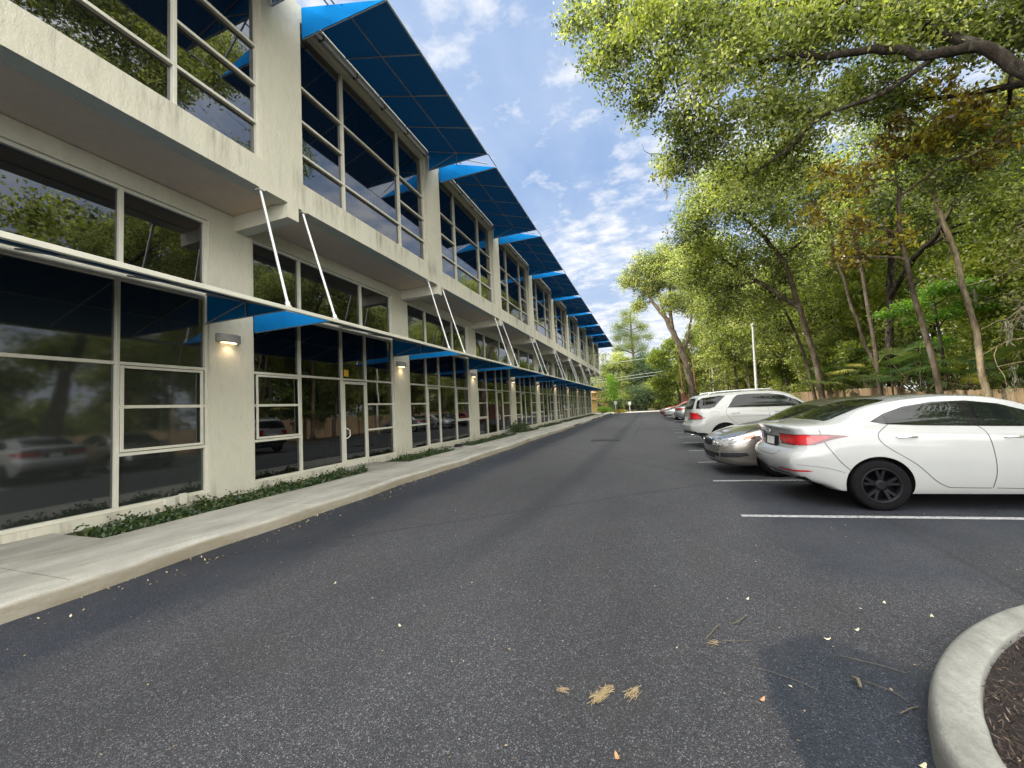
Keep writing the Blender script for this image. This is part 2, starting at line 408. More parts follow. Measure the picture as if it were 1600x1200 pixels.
# stall lines, slightly skewed as painted
AL = R(5.6)
for i in range(0, 15):
    y = 6.05 + 2.44 * i; w = .05
    dx, dy = 5.0 * math.cos(AL), 5.0 * math.sin(AL)
    o = MB().quad((1.06, y - w, .004), (1.06 + dx, y + dy - w, .004), (1.06 + dx, y + dy + w, .004), (1.06, y + w, .004)).build('parking_line', M['paint'])
    tag(o, kind='structure')

# kerb (wavy) and walkway
def kx(y): return -5.42 + .045 * math.sin(y * .55 + .6) + .035 * math.sin(y * 1.35) + .02 * math.sin(y * 3.1) - max(0, y - 15) * .004
ys = [(-14 + .25 * i) for i in range(int(76 / .25) + 1)]
kb = MB(); sw = MB()
prof = [(.035, -.02), (.012, .10), (-.012, .138), (-.05, .150), (-.16, .151)]
vs = []; fs = []
for i, y in enumerate(ys):
    for (dx, z) in prof: vs.append((kx(y) + dx, y, z + .004 * math.sin(y * 4.1)))
k = len(prof)
for i in range(len(ys) - 1):
    for j in range(k - 1): fs.append((i * k + j, i * k + j + 1, (i + 1) * k + j + 1, (i + 1) * k + j))
kb.add(vs, fs, True)
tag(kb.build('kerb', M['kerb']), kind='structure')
# sidewalk slabs with joints, strip from kerb to x=-7.05
BAY = 6.1; A0 = 5.42; PW = .93
beds = [(-8.9, -5.6), (-5.6 + 1.2, 1.0), (3.24, 8.55), (10.35, 13.35), (14.95, 20.75), (22.55, 25.55), (27.15, 32.95), (34.75, 37.75), (39.35, 45.15), (46.95, 49.95), (51.55, 57.3)]
def slab(y0, y1):
    n_ = max(2, int((y1 - y0) / .25)); vs = []; fs = []
    for i in range(n_ + 1):
        y = y0 + (y1 - y0) * i / n_
        vs += [(kx(y) - .16, y, .151 + .004 * math.sin(y * 4.1)), (-7.05, y, .156), (-7.05, y, .02), (kx(y) - .16, y, .02)]
    for i in range(n_):
        a = i * 4; b = a + 4
        fs += [(a, a + 1, b + 1, b), (a + 1, a + 2, b + 2, b + 1)]
    fs += [(0, 1, 2, 3), (n_ * 4, n_ * 4 + 3, n_ * 4 + 2, n_ * 4 + 1)]
    sw.add(vs, fs)
y = -14.0
js = [-14.0]
while y < 61.5:
    nxt = {True: 3.25}.get(False, y + 3.04)
    js.append(y + 3.035); y += 3.035
js = [j - (-14 + 3.035 * 6 - 3.25 + .96) for j in js]
js = [j for j in js if j < 62]
for a, b in zip(js[:-1], js[1:]): slab(a + .006, b - .006)
prevy = js[0]
for (b0, b1) in beds + [(61.6, 61.6)]:
    if b0 > prevy: sw.box(-8.32, -7.055, prevy + .003, b0 - .003, .02, .157)
    prevy = b1
tag(sw.build('sidewalk', M['concrete']), kind='structure')
tag(MB().box(-8.4, -5.5, -14, 61.6, -.01, .10).build('planting_bed', M['soil']), kind='structure')

# ------------------------------------------------------------------ leaves
def leaf_quads(cent, L, W, down=.0, flat=None, dirs=None):
    n_ = len(cent)
    d = rng.normal(size=(n_, 3)) if dirs is None else dirs + rng.normal(size=(n_, 3)) * .25
    if dirs is None: d[:, 2] -= down
    d /= np.linalg.norm(d, axis=1, keepdims=True)
    r = rng.normal(size=(n_, 3)); r[:, 2] *= 1.0
    if flat is not None: r = rng.normal(size=(n_, 3)) * .35 + np.array([0, 0, 1.0]); r = np.cross(r, d)
    s = np.cross(d, r); s /= (np.linalg.norm(s, axis=1, keepdims=True) + 1e-9)
    if flat is not None: s = r / (np.linalg.norm(r, axis=1, keepdims=True) + 1e-9)
    Ls = (L * rng.uniform(.6, 1.25, n_))[:, None]; Ws = Ls * W
    v = np.stack([cent - d * Ls * .5, cent + s * Ws * .5 - d * Ls * .05, cent + d * Ls * .5, cent - s * Ws * .5 - d * Ls * .05], 1).reshape(-1, 3)
    return v

def foliage_obj(name, cents, L, W, m, parent, tintc=None, down=.3, flat=None):
    cents = np.asarray(cents)
    v = leaf_quads(cents, L, W, down, flat)
    n_ = len(cents)
    q = np.arange(n_ * 4).reshape(-1, 4)
    t = np.clip((tintc if tintc is not None else .5) + rng.normal(0, .22, n_), 0, 1)
    me = np_mesh(name, v, q, m, tint=np.repeat(t, 4))
    o = bpy.data.objects.new(name, me); link(o, parent); return o

def blob_points(blobs, per_m3, leaves, sig, shell=.55, droop=0):
    """clusters in ellipsoids; returns leaf centres, tint and cluster centres"""
    cs = []; ts = []; cc = []
    for b in blobs:
        c = np.array(b[:3]); r = b[3]; sq = b[4] if len(b) > 4 else .85
        k = max(6, int(per_m3 * r * r * 3.5)); bt = rng.normal(0, .10); leaves_ = leaves * 1.6
        u = rng.normal(size=(k, 3)); u /= np.linalg.norm(u, axis=1, keepdims=True)
        rad = r * (rng.uniform(0, 1, k) ** shell)[:, None]
        cl = c + u * rad * np.array([1, 1, sq])
        cc.append(cl)
        n_ = rng.poisson(leaves_, k)
        rep = np.repeat(cl, n_, axis=0)
        off = rng.normal(size=(len(rep), 3)) * sig * .85 * np.array([1, 1, .55])
        if droop: off[:, 2] -= np.abs(rng.normal(size=len(rep))) * droop
        cs.append(rep + off)
        tc = rng.normal(.45 + bt, .24, k); ts.append(np.repeat(tc, n_))
    return np.concatenate(cs), np.concatenate(ts), cc

def curve(p0, p1, bend, n=6):
    p0 = Vector(p0); p1 = Vector(p1); d = p1 - p0
    off = Vector((rnd.uniform(-1, 1), rnd.uniform(-1, 1), rnd.uniform(-.3, 1))) * d.length * bend
    off2 = Vector((rnd.uniform(-1, 1), rnd.uniform(-1, 1), rnd.uniform(-.6, .6))) * d.length * bend * .5
    out = []
    for i in range(n + 1):
        t = i / n
        out.append(p0 + d * t + off * math.sin(math.pi * t) + off2 * math.sin(2 * math.pi * t))
    return out

def smooth_path(pts, sub=4, jit=0.0):
    P = [Vector(p) for p in pts]; out = []
    for i in range(len(P) - 1):
        a = P[max(i - 1, 0)]; b = P[i]; c = P[i + 1]; d = P[min(i + 2, len(P) - 1)]
        for k in range(sub):
            t = k / sub
            v = .5 * ((2 * b) + (c - a) * t + (2 * a - 5 * b + 4 * c - d) * t * t + (3 * b - a - 3 * c + d) * t ** 3)
            if jit and (i or k): v += Vector((rnd.uniform(-jit, jit), rnd.uniform(-jit, jit), 0))
            out.append(v)
    out.append(P[-1]); return out

def moss_strand(c, ln, root):
    n_ = int(110 * ln); t = np.sort(rng.uniform(0, 1, n_)); w = .05 * (1 - t * .6)
    mc = np.stack([c[0] + rng.normal(0, 1, n_) * w, c[1] + rng.normal(0, 1, n_) * w, c[2] - t * ln], 1)
    v = leaf_quads(mc, .16, .08, 0, None, np.tile(np.array([0, 0, -1.0]), (n_, 1)))
    link(bpy.data.objects.new('hanging_moss', np_mesh('moss', v, np.arange(n_ * 4).reshape(-1, 4), M['moss'], tint=np.repeat(rng.uniform(0, 1, n_), 4))), root)

def tree(label, trunk, r0, r1, blobs, leafm, bark, L=.1, W=.5, dens=9, leaves=22, sig=.22, limbs=(), group=None, cat='tree', name='tree',
         twigs=5, shell=.55, droop=0.0, down=.3, moss=0, tint=0.0, bare=0):
    base = Vector(trunk[0])
    root = empty(name, base, 0, label, cat, group)
    T = MB(); tp = smooth_path(trunk, 4, r0 * .12); nT = len(tp)
    rs = [(r0 * (1.35 if i == 0 else 1) + (r1 - r0) * i / (nT - 1)) for i in range(nT)]
    T.tube([p - base for p in tp], rs, 10)
    T.build('trunk', bark, root, fix=False)
    B = MB(); anchors = [(p, r) for p, r in zip(tp, rs)][nT // 3:]
    for (lp, ra, rb) in limbs:
        q = smooth_path(lp, 4, .04); rr = [ra + (rb - ra) * i / (len(q) - 1) for i in range(len(q))]
        B.tube([p - base for p in q], rr, 8); anchors += list(zip(q, rr))
    cents, tc, ccs = blob_points(blobs, dens, leaves, sig, shell, droop)
    order = sorted(range(len(blobs)), key=lambda i: (Vector(blobs[i][:3]) - Vector(tp[-1])).length)
    for i in order:
        b = blobs[i]; c = Vector(b[:3])
        best = min(anchors, key=lambda a: (a[0] - c).length + max(0, a[0].z - c.z + .4) * 1.2)
        r = min(best[1] * .7, .03 + .035 * (best[0] - c).length)
        cv = curve(best[0], c, .12, 7)
        rr = [r + (r * .35 - r) * k / 7 for k in range(8)]
        B.tube([p - base for p in cv], rr, 6, False); anchors += list(zip(cv[2:], rr[2:]))
        for k in range(min(twigs, len(ccs[i]))):
            t = Vector(ccs[i][k]); st = cv[rnd.randint(3, 7)]
            tw = curve(st, t, .15, 4)
            B.tube([p - base for p in tw], [r * .35, r * .28, r * .2, r * .14, .005], 4, False)
    if bare:
        for k in range(bare):
            p, r = rnd.choice(anchors)
            e = p + Vector((rnd.uniform(-1, 1), rnd.uniform(-1, 1), rnd.uniform(-.4, .9))) * rnd.uniform(.6, 1.8)
            tw = curve(p, e, .2, 5); B.tube([q - base for q in tw], [.02, .016, .012, .01, .007, .004], 4, False)
    B.build('branches', bark, root, fix=False)
    foliage_obj('crown', cents - np.array(base), L, W, leafm, root, tc + tint, down)
    for k in range(moss):
        b = rnd.choice(blobs); c = np.array(b[:3]) + rng.normal(size=3) * b[3] * .5; c[2] -= b[3] * .3
        moss_strand(c - np.array(base), rnd.uniform(.35, 1.0), root)
    return root
# ------------------------------------------------------------------ office building
WX = -8.30; UX = -6.75; YB = -12.9; YE = 61.25; XB = -24
bld = empty('office_building', (WX, 24, 0), 0, 'long two storey cream stucco office building with dark tinted glass', 'building')
BO = Vector((WX, 24, 0))
class LB(MB):
    def build(s, name, m, parent=None, bevel=0, fix=True):
        s.v = [(x - BO.x, y - BO.y, z - BO.z) for x, y, z in s.v]
        return MB.build(s, name, m, parent, bevel, fix)
def a_(k): return A0 + BAY * k
def b_(k): return A0 + PW + BAY * k
KS = range(-3, 10)
g = LB()
# ground floor wall: piers, sills, heads
for k in KS: g.box(WX - .35, WX, a_(k), b_(k) if k < 9 else YE, .0, 6.12)
def door_span(k):
    """(y0,y1) of the door in the bay after pier k"""
    return (b_(k) + 2.78, b_(k) + 3.74) if k % 2 == 0 else (b_(k) + 1.28, b_(k) + 2.24)
for k in list(KS)[:-1]:
    y0, y1 = b_(k), a_(k + 1); d0, d1 = door_span(k)
    g.box(WX - .35, WX, y0, d0 - .05, .0, .27); g.box(WX - .35, WX, d1 + .05, y1, .0, .27)
    g.box(WX - .35, WX, y0, y1, 5.80, 6.12)
g.box(XB, WX - .35, YE - .3, YE - .002, 0, 6.12)       # end wall
g.box(XB, XB + .3, YB, YE - .3, 0, 6.12)
g.build('ground_floor_wall', M['stucco'], bld)
# upper storey
u = LB()
u.box(UX - .3, UX, YB, YE, 6.10, 6.70)                # fascia beam
u.box(UX - .3, UX, YB, YE, 10.46, 10.86)              # parapet
for k in KS: u.box(UX - .3, UX, a_(k), b_(k) if k < 9 else YE, 6.70, 10.46)
u.box(XB - .02, UX - .3, YE - .3, YE, 6.10, 10.86)
u.box(XB - .02, XB + .28, YB, YE - .3, 6.12, 10.86)
u.build('upper_wall', M['stucco'], bld)
LB().box(XB, UX - .3, YB, YE - .3, 6.135, 6.4).build('soffit', M['soffit'], bld)
LB().box(XB + .3, UX - .3, YB, YE - .3, 10.5, 10.7).build('roof', M['soffit'], bld)
for k in KS:
    if a_(k) < 0: continue
    LB().box(WX, UX - .003, a_(k) + .53, a_(k) + .80, 5.79, 6.133).box(UX - .003, UX + .0, a_(k) + .53, a_(k) + .80, 5.79, 6.098).build('bracket_beam', M['stucco'], bld, bevel=.008)

def bars(mb, x0, x1, ys, zs, w=.055, y0=None, y1=None, z0=None, z1=None):
    for y in ys: mb.box(x0, x1, y - w / 2, y + w / 2, z0, z1)
def pane(mb, x, y0, y1, z0, z1): mb.quad((x, y0, z0), (x, y1, z0), (x, y1, z1), (x, y0, z1))

def lattice(name, x, y0, y1, z0, z1, cols, rows, glassm, fw=.06, dep=.07, parent=None, drape=None, skip_bottom=None):
    """cols: inner mullion y list; rows: per column list of z. one window with frame and pane"""
    f = LB(); gl = LB()
    f.box(x - dep, x, y0, y0 + fw, z0, z1); f.box(x - dep, x, y1 - fw, y1, z0, z1)
    f.box(x - dep, x, y0 + fw, y1 - fw, z1 - fw, z1)
    e = [y0 + fw] + list(cols) + [y1 - fw]
    for c in cols: f.box(x - dep, x + .004, c - fw / 2, c + fw / 2, z0, z1 - fw)
    for i in range(len(e) - 1):
        a = e[i] + (fw / 2 if i else 0); b = e[i + 1] - (fw / 2 if i < len(e) - 2 else 0)
        if skip_bottom is None or i != skip_bottom: f.box(x - dep, x, a, b, z0, z0 + fw)
        for z in rows[i]: f.box(x - dep, x - .002, a, b, z - fw / 2, z + fw / 2)
        zz = [z0 + fw] + [z for z in rows[i]] + [z1 - fw]
        for j in range(len(zz) - 1):
            if skip_bottom == i and j == 0: continue
            tw = rnd.uniform(-.0025, .0025); x_ = x - dep + .02
            gl.add([(x_ + tw, a, zz[j]), (x_ - tw, b, zz[j]), (x_ - tw * .6, b, zz[j + 1]), (x_ + tw * .6, a, zz[j + 1])], [(0, 1, 2, 3)])
    w = f.build(name, M['frame'], parent, bevel=.004)
    gl.build('pane', glassm, w, fix=False)
    return w
def drapes(x, y0, y1, z0, z1, parent, name='curtain', pitch=.13, amp=.035):
    n_ = int((y1 - y0) / (pitch / 6)); vs = []; fs = []
    for i in range(n_ + 1):
        y = y0 + (y1 - y0) * i / n_; ph = 2 * math.pi * (y / pitch) + .9 * math.sin(y * 3.1)
        dx = amp * math.sin(ph) * (.6 + .4 * math.sin(y * 1.7))
        vs += [(x + dx, y, z0), (x + dx * .7, y, z1)]
    for i in range(n_): fs.append((i * 2, i * 2 + 2, i * 2 + 3, i * 2 + 1))
    return LB().add(vs, fs, True).build(name, M['drape'], parent, fix=False)

for k in list(KS)[:-1]:
    if k < -1: 
        LB().box(WX - .10, WX - .05, b_(k), a_(k + 1), .27, 5.8).build('window', M['glass'], bld)
        LB().box(UX - .14, UX - .09, b_(k), a_(k + 1), 6.7, 10.46).build('window', M['glass'], bld)
        continue
    y0, y1 = b_(k), a_(k + 1); d0, d1 = door_span(k)
    gm = M['glass_film'] if k == -1 else M['glass']
    # storefront
    X0 = WX - .05
    if k % 2 == 0:
        cols = [y0 + 1.30, d0 - .03, d1 + .03]; rows = [[1.18, 1.98, 2.72], [2.72], [2.72], [1.18, 1.98, 2.72]]; dcol = 2
    else:
        cols = [d0 - .03, d1 + .03, d1 + .06 + 1.45]; rows = [[1.18, 1.98, 2.72], [2.72], [2.72], [1.18, 1.98, 2.72]]; dcol = 1
    w = lattice('shopfront_window', X0, y0, y1, .27, 4.20, cols, rows, gm, .055, .08, bld, skip_bottom=dcol)
    # casement frame proud of the opening light
    ci = 3 if k % 2 else 0
    e = [y0 + .06] + cols + [y1 - .06]
    ca, cb = e[ci] + .035, e[ci + 1] - .035
    c = LB()
    for (p0, p1, q0, q1) in ((ca, cb, 1.22, 1.265), (ca, cb, 2.635, 2.68), (ca, ca + .045, 1.265, 2.635), (cb - .045, cb, 1.265, 2.635)):
        c.box(X0 - .01, X0 + .018, p0, p1, q0, q1)
    c.build('casement', M['frame'], w, bevel=.003)
    # door
    df = LB(); f = .06
    df.box(X0 - .06, X0 + .01, d0, d0 + f, .17, 2.66); df.box(X0 - .06, X0 + .01, d1 - f, d1, .17, 2.66)
    df.box(X0 - .06, X0 + .01, d0 + f, d1 - f, .17, .36); df.box(X0 - .06, X0 + .01, d0 + f, d1 - f, 2.58, 2.66)
    dr = df.build('door', M['frame'], bld, bevel=.005)
    g2 = LB(); pane(g2, X0 - .03, d0 + f, d1 - f, .36, 2.58); g2.build('pane', gm, dr, fix=False)
    hy = (d0 + .035) if k % 2 == 0 else (d1 - .035)
    hs = 1 if k % 2 == 0 else -1
    LB().tube([(X0 + .01, hy, 1.28), (X0 + .07, hy, 1.28), (X0 + .08, hy + hs * .10, 1.22), (X0 + .08, hy + hs * .10, 1.06), (X0 + .07, hy, 1.0), (X0 + .01, hy, 1.0)], .013, 8).build('handle', M['alu'], dr, fix=False)
    LB().box(X0 - .06, WX + .12, d0 - .02, d1 + .02, .1, .17).build('door_sill', M['concrete'], bld)
    # spandrel between storefront and clerestory
    LB().box(X0 - .08, X0 - .002, y0, y1, 4.202, 4.33).build('spandrel', M['frame'], bld)
    if k == -1: mc = [4.03 - .0]; 
    else: mc = [y0 + 1.33, y0 + 3.64]
    rr = [[] for _ in range(len(mc) + 1)]
    lattice('clerestory_window', X0, y0, y1, 4.332, 5.80, mc, rr, gm if k > -1 else M['glass'], .065, .08, bld)
    LB().box(X0 - 1.6, X0 - 1.5, y0, y1, .2, 5.8).build('interior_wall', M['interior'], bld)
    # upper window
    c1, c2 = (y0 + 1.36, y0 + 3.72)
    r4 = [7.45, 8.24, 9.04]; r3 = [7.45, 9.04]
    w2 = lattice('upper_window', UX - .10, y0, y1, 6.702, 10.458, [c1, c2], [r4, r3, r4], M['glass_up'], .056, .09, bld)
    drapes(UX - .42, y0 + .1, y1 - .1, 6.75, 10.4, w2)
    if k == 0: drapes(WX - .2, y0 + 1.4, d0 - .08, .3, 2.7, w)
    if k == 2: drapes(WX - .2, y0 + .1, y0 + 1.3, .3, 2.7, w)
LB().box(UX - 2.3, UX - 2.2, YB, YE - .3, 6.4, 10.5).build('interior_wall', M['interior'], bld)
# sticker over the first door, small vent boxes at the base
d0, d1 = door_span(0)
LB().box(WX - .052, WX - .048, d0 + .04, d0 + .22, 2.80, 3.0).build('sticker', M['yellow_sticker'], bld)
LB().box(WX, WX + .07, 4.62, 4.78, .18, .33).box(WX, WX + .06, 4.86, 4.98, .16, .36).build('hose_box', M['frame'], bld, bevel=.006)

# ------------------------------------------------------------------ awnings
ORD = ['first', 'second', 'third', 'fourth', 'fifth', 'sixth', 'seventh', 'eighth', 'ninth', 'tenth']
def rel(root, mb, name, m, bevel=0, fix=True, parent=None):
    L = root.location; mb.v = [(x - L.x, y - L.y, z - L.z) for x, y, z in mb.v]
    return mb.build(name, m, parent or root, bevel, fix)
def upper_awning(k, label):
    y0 = b_(k) + .04; y1 = y0 + 5.36; z0 = 10.10; z1 = 10.84; xw = UX + .012; xt = -4.5
    r = empty('upper_awning', (UX, y0, z0), 0, label, 'awning', 'blue canvas awnings over the upper windows')
    f = MB(); NS = 12; sg = 1.2 + .9 * math.sin(k * 2.3)
    # sloping top with a little sag between the rafters, two closed ends
    vs = []; fs = []
    for i in range(NS * 4 + 1):
        t = i / (NS * 4); y = y0 + (y1 - y0) * t; sag = .012 * (1 - abs(math.cos(math.pi * 4 * t)))
        for j in range(7):
            s = j / 6; vs.append((xw + (xt - xw) * s, y, z1 + (z0 - z1) * s - sag * sg * math.sin(math.pi * s)))
    for i in range(NS * 4):
        for j in range(6): fs.append((i * 7 + j, i * 7 + j + 1, i * 7 + 7 + j + 1, i * 7 + 7 + j))
    f.add(vs, fs, True)
    for y in (y0, y1): f.add([(xw, y, z0), (xw, y, z1), (xt, y, z0)], [(0, 1, 2)])
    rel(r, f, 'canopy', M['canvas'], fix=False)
    fr = MB(); q = .018
    fr.tube([(xt, y0, z0), (xt, y1, z0)], .024, 8)
    xm = (xw + xt) / 2; zm = (z0 + z1) / 2 - .03
    fr.tube([(xm, y0, zm), (xm, y1, zm)], q, 6)
    for i in range(5):
        y = y0 + .03 + (y1 - y0 - .06) * i / 4
        fr.tube([(xw + .02, y, z1 - .045), (xt, y, z0 + .0)], q, 6)
    for y in (y0 + .03, y1 - .03):
        fr.tube([(xw, y, z0), (xt, y, z0)], q * .8, 6)
        fr.tube([(xw, y, z0), (xm, y, zm)], q * .8, 6); fr.tube([(xm, y, z0), (xm, y, zm)], q * .8, 6)
    rel(r, fr, 'frame', M['rail'], fix=False)
    gt = MB().tube([(UX + .09, y0 + .35, 10.53), (UX + .09, y1 - .1, 10.53)], .052, 12)
    rel(r, gt, 'roller_tube', M['tube'], fix=False)
    for i in range(5):
        y = y0 + .5 + (y1 - y0 - .8) * i / 4
        rel(r, MB().box(UX + .0, UX + .15, y - .012, y + .012, 10.47, 10.592), 'clamp', M['frame_dark'])
    # stays from the parapet crossing the gap to the next awning
    st = MB()
    st.tube([(xt + .02, y1, z0 + .02), (xt + .02, y1 + .74, z0 + .02)], .016, 6)
    st.tube([(UX + .0, y1 + .12, 10.84), (xt - .25, y1 + .62, z0 + .12)], .02, 6)
    st.tube([(UX + .9, y1 - .02, 10.60), (UX + .9, y1 + .78, 10.60)], .02, 6); st.tube([(UX + .75, y1 - .02, 10.62), (UX + .75, y1 + .78, 10.62)], .02, 6)
    rel(r, st, 'stay', M['rail'], fix=False)
    return r
def lower_awning(k, label):
    y0 = b_(k) + .02; y1 = y0 + 5.10; z0 = 3.62; z1 = 4.26; xw = WX + .012; xt = -6.05
    r = empty('lower_awning', (WX, y0, z0), 0, label, 'awning', 'blue canvas awnings over the shopfronts')
    f = MB()
    vs = []; fs = []
    for i in range(33):
        t = i / 32; y = y0 + (y1 - y0) * t
        for j in range(7):
            s = j / 6; vs.append((xw + (xt - xw) * s, y, z1 + (z0 - z1) * s - .012 * (1 - abs(math.cos(math.pi * 4 * t))) * math.sin(math.pi * s)))
    for i in range(32):
        for j in range(6): fs.append((i * 7 + j, i * 7 + j + 1, i * 7 + 7 + j + 1, i * 7 + 7 + j))
    f.add(vs, fs, True)
    for y in (y0, y1): f.add([(xw, y, z0), (xw, y, z1), (xt, y, z0)], [(0, 1, 2)])
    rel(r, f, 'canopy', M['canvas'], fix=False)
    fr = MB(); q = .016; xm = (xw + xt) / 2; zm = (z0 + z1) / 2 - .03
    fr.tube([(xm, y0, zm), (xm, y1, zm)], q, 6)
    for i in range(5):
        y = y0 + .03 + (y1 - y0 - .06) * i / 4
        fr.tube([(xw + .02, y, z1 - .04), (xt, y, z0)], q, 6)
    for y in (y0 + .03, y1 - .03):
        fr.tube([(xw, y, z0), (xm, y, zm)], q * .8, 6); fr.tube([(xm, y, z0), (xm, y, zm)], q * .8, 6); fr.tube([(xw, y, z0), (xt, y, z0)], q * .8, 6)
    rel(r, fr, 'frame', M['rail'], fix=False)
    rel(r, MB().box(xt - .01, xt + .05, y0 - .001, y0 + BAY - .003, z0 - .035, z0 + .035), 'front_rail', M['frame'], bevel=.006)
    for (ys, yt) in ((y0 + .10, y0 + .0), (y1 - .04, y1 + .02)):
        t = MB(); a = Vector((xt - .02, ys, z0 + .05)); b = Vector((UX - .06, yt, 6.11)); d = (b - a).normalized()
        u = d.orthogonal().normalized() * .001
        t.tube([a, b], .025, 8); t.tube([a - d * .03, a + d * .09], .042, 8)
        rel(r, t, 'tie_rod', M['alu'], fix=False)
        rel(r, MB().box(UX - .12, UX - .0, yt - .06, yt + .06, 6.07, 6.097), 'bracket', M['frame']); rel(r, MB().box(xt - .05, xt + .02, ys - .035, ys + .035, z0 + .036, z0 + .075), 'bracket', M['frame'])
    return r
for k in range(-1, 9):
    wh = 'nearest one, cut by the photo edge' if k == -1 else ('last one at the far corner' if k == 8 else f'{ORD[k]} whole one from the near end')
    upper_awning(k, 'blue wedge awning high over the upper windows, ' + wh)
    lower_awning(k, 'low blue shopfront awning on white rods, ' + wh)

# ------------------------------------------------------------------ wall lamps
m, nt, out = newmat('lit_lens'); n = N(nt)
e = n.node('ShaderNodeEmission'); e.inputs[0].default_value = (1, .74, .42, 1); e.inputs[1].default_value = 4; nt.links.new(e.outputs[0], out.inputs[0]); M['lens'] = m
def wall_lamp(k):
    yc = a_(k) + .36; z = 3.30; hw = .25; dp = .16
    r = empty('wall_lamp', (WX, yc, z), 0, f'grey drum wall lamp glowing warm, on the {ORD[k]} pier from the near end', 'wall lamp', 'wall lamps on the shopfront piers')
    body = MB(); P = []
    for i in range(17):
        a = math.pi * i / 16; P.append((dp * math.sin(a) ** .7 if 0 < i < 16 else 0, yc + hw * math.cos(a)))
    P = [(WX + .002 + x, y) for x, y in P]
    body.prism(P, 'z', z, z + .17)
    rel(r, body, 'housing', M['grey_lamp'], bevel=.01)
    le = [(WX + .02 + (x - WX) * .75, yc + (y - yc) * .62) for x, y in P]
    rel(r, MB().prism(le, 'z', z - .012, z - .002), 'lens', M['lens'])
    if k < 8:
        L = bpy.data.lights.new('lamp_light', 'SPOT'); L.energy = 7; L.color = (1, .74, .45); L.spot_size = R(150); L.spot_blend = .9; L.shadow_soft_size = .05
        lo = bpy.data.objects.new('lamp_light', L); link(lo, r); lo.location = (.10, 0, -.03)
    return r
for k in range(0, 9): wall_lamp(k)
# ------------------------------------------------------------------ cars
def interp(tab, x):
    """monotone cubic through a table of (x, y)"""
    n_ = len(tab)
    if x <= tab[0][0]: return tab[0][1]
    if x >= tab[-1][0]: return tab[-1][1]
    i = max(j for j in range(n_ - 1) if tab[j][0] <= x)
    def sl(j): return (tab[j + 1][1] - tab[j][1]) / (tab[j + 1][0] - tab[j][0])
    def tg(j):
        if j == 0: return sl(0)
        if j == n_ - 1: return sl(n_ - 2)
        a, b = sl(j - 1), sl(j)
        if a * b <= 0: return 0
        return 2 * a * b / (a + b)
    x0, y0 = tab[i]; x1, y1 = tab[i + 1]; h = x1 - x0; t = (x - x0) / h
    m0, m1 = tg(i) * h, tg(i + 1) * h
    return (2*t**3-3*t*t+1)*y0 + (t**3-2*t*t+t)*m0 + (-2*t**3+3*t*t)*y1 + (t**3-t*t)*m1
def polyat(tab, t):
    for i in range(len(tab) - 1):
        if t <= tab[i + 1][0]:
            f = (t - tab[i][0]) / (tab[i + 1][0] - tab[i][0])
            return [tab[i][k] + (tab[i + 1][k] - tab[i][k]) * f for k in range(1, len(tab[0]))]
    return list(tab[-1][1:])
CABIN = [(0, 1.0), (.18, .975), (.5, .885), (.78, .805), (.90, .745), (.965, .62), (.99, .40), (1.0, 0.0)]   # (height share, half-width share)
def section(sp, x):
    W = interp(sp['w'], x); zt = interp(sp['top'], x); zs = interp(sp['sh'], x); zb = interp(sp['bot'], x)
    zs = min(zs, zt - .012)
    h = zt - zs; b = max(0, min(1, (h - .10) / .22)); b = b * b * (3 - 2 * b)
    pts = [(0, zb), (W * .45, zb), (W * .84, zb + .004), (W * .925, zb + .03)]
    side = sp.get('side', [(.0, .935), (.10, .958), (.30, .985), (.55, 1.0), (.74, .993), (.86, .985), (.95, .968), (1.0, .945)])
    for t in [.05, .12, .2, .28, .36, .44, .52, .60, .68, .75, .82, .88, .93, .97, 1.0]:
        pts.append((W * interp(side, t), zb + .03 + (zs - zb - .03) * t))
    w0 = W * .945; NU = 22
    for i in range(1, NU + 1):
        th = (math.pi / 2) * i / NU
        # hood / deck crown
        e = .62
        hy, hz = math.cos(th) ** e, math.sin(th) ** 1.15
        # cabin
        t = i / NU
        if t < .62: cz = t / .62 * .88
        else: cz = .88 + .12 * math.sin((t - .62) / .38 * math.pi / 2)
        if t < .62: cy = interp(CABIN, cz)
        else:
            u = (t - .62) / .38; cy = interp(CABIN, .88) * (1 - u) if False else None
            A = interp(CABIN, .88); a = u * math.pi / 2; cy = A * math.cos(a) ** .62
        pts.append((w0 * (hy * (1 - b) + cy * b), zs + h * (hz * (1 - b) + cz * b)))
    return pts
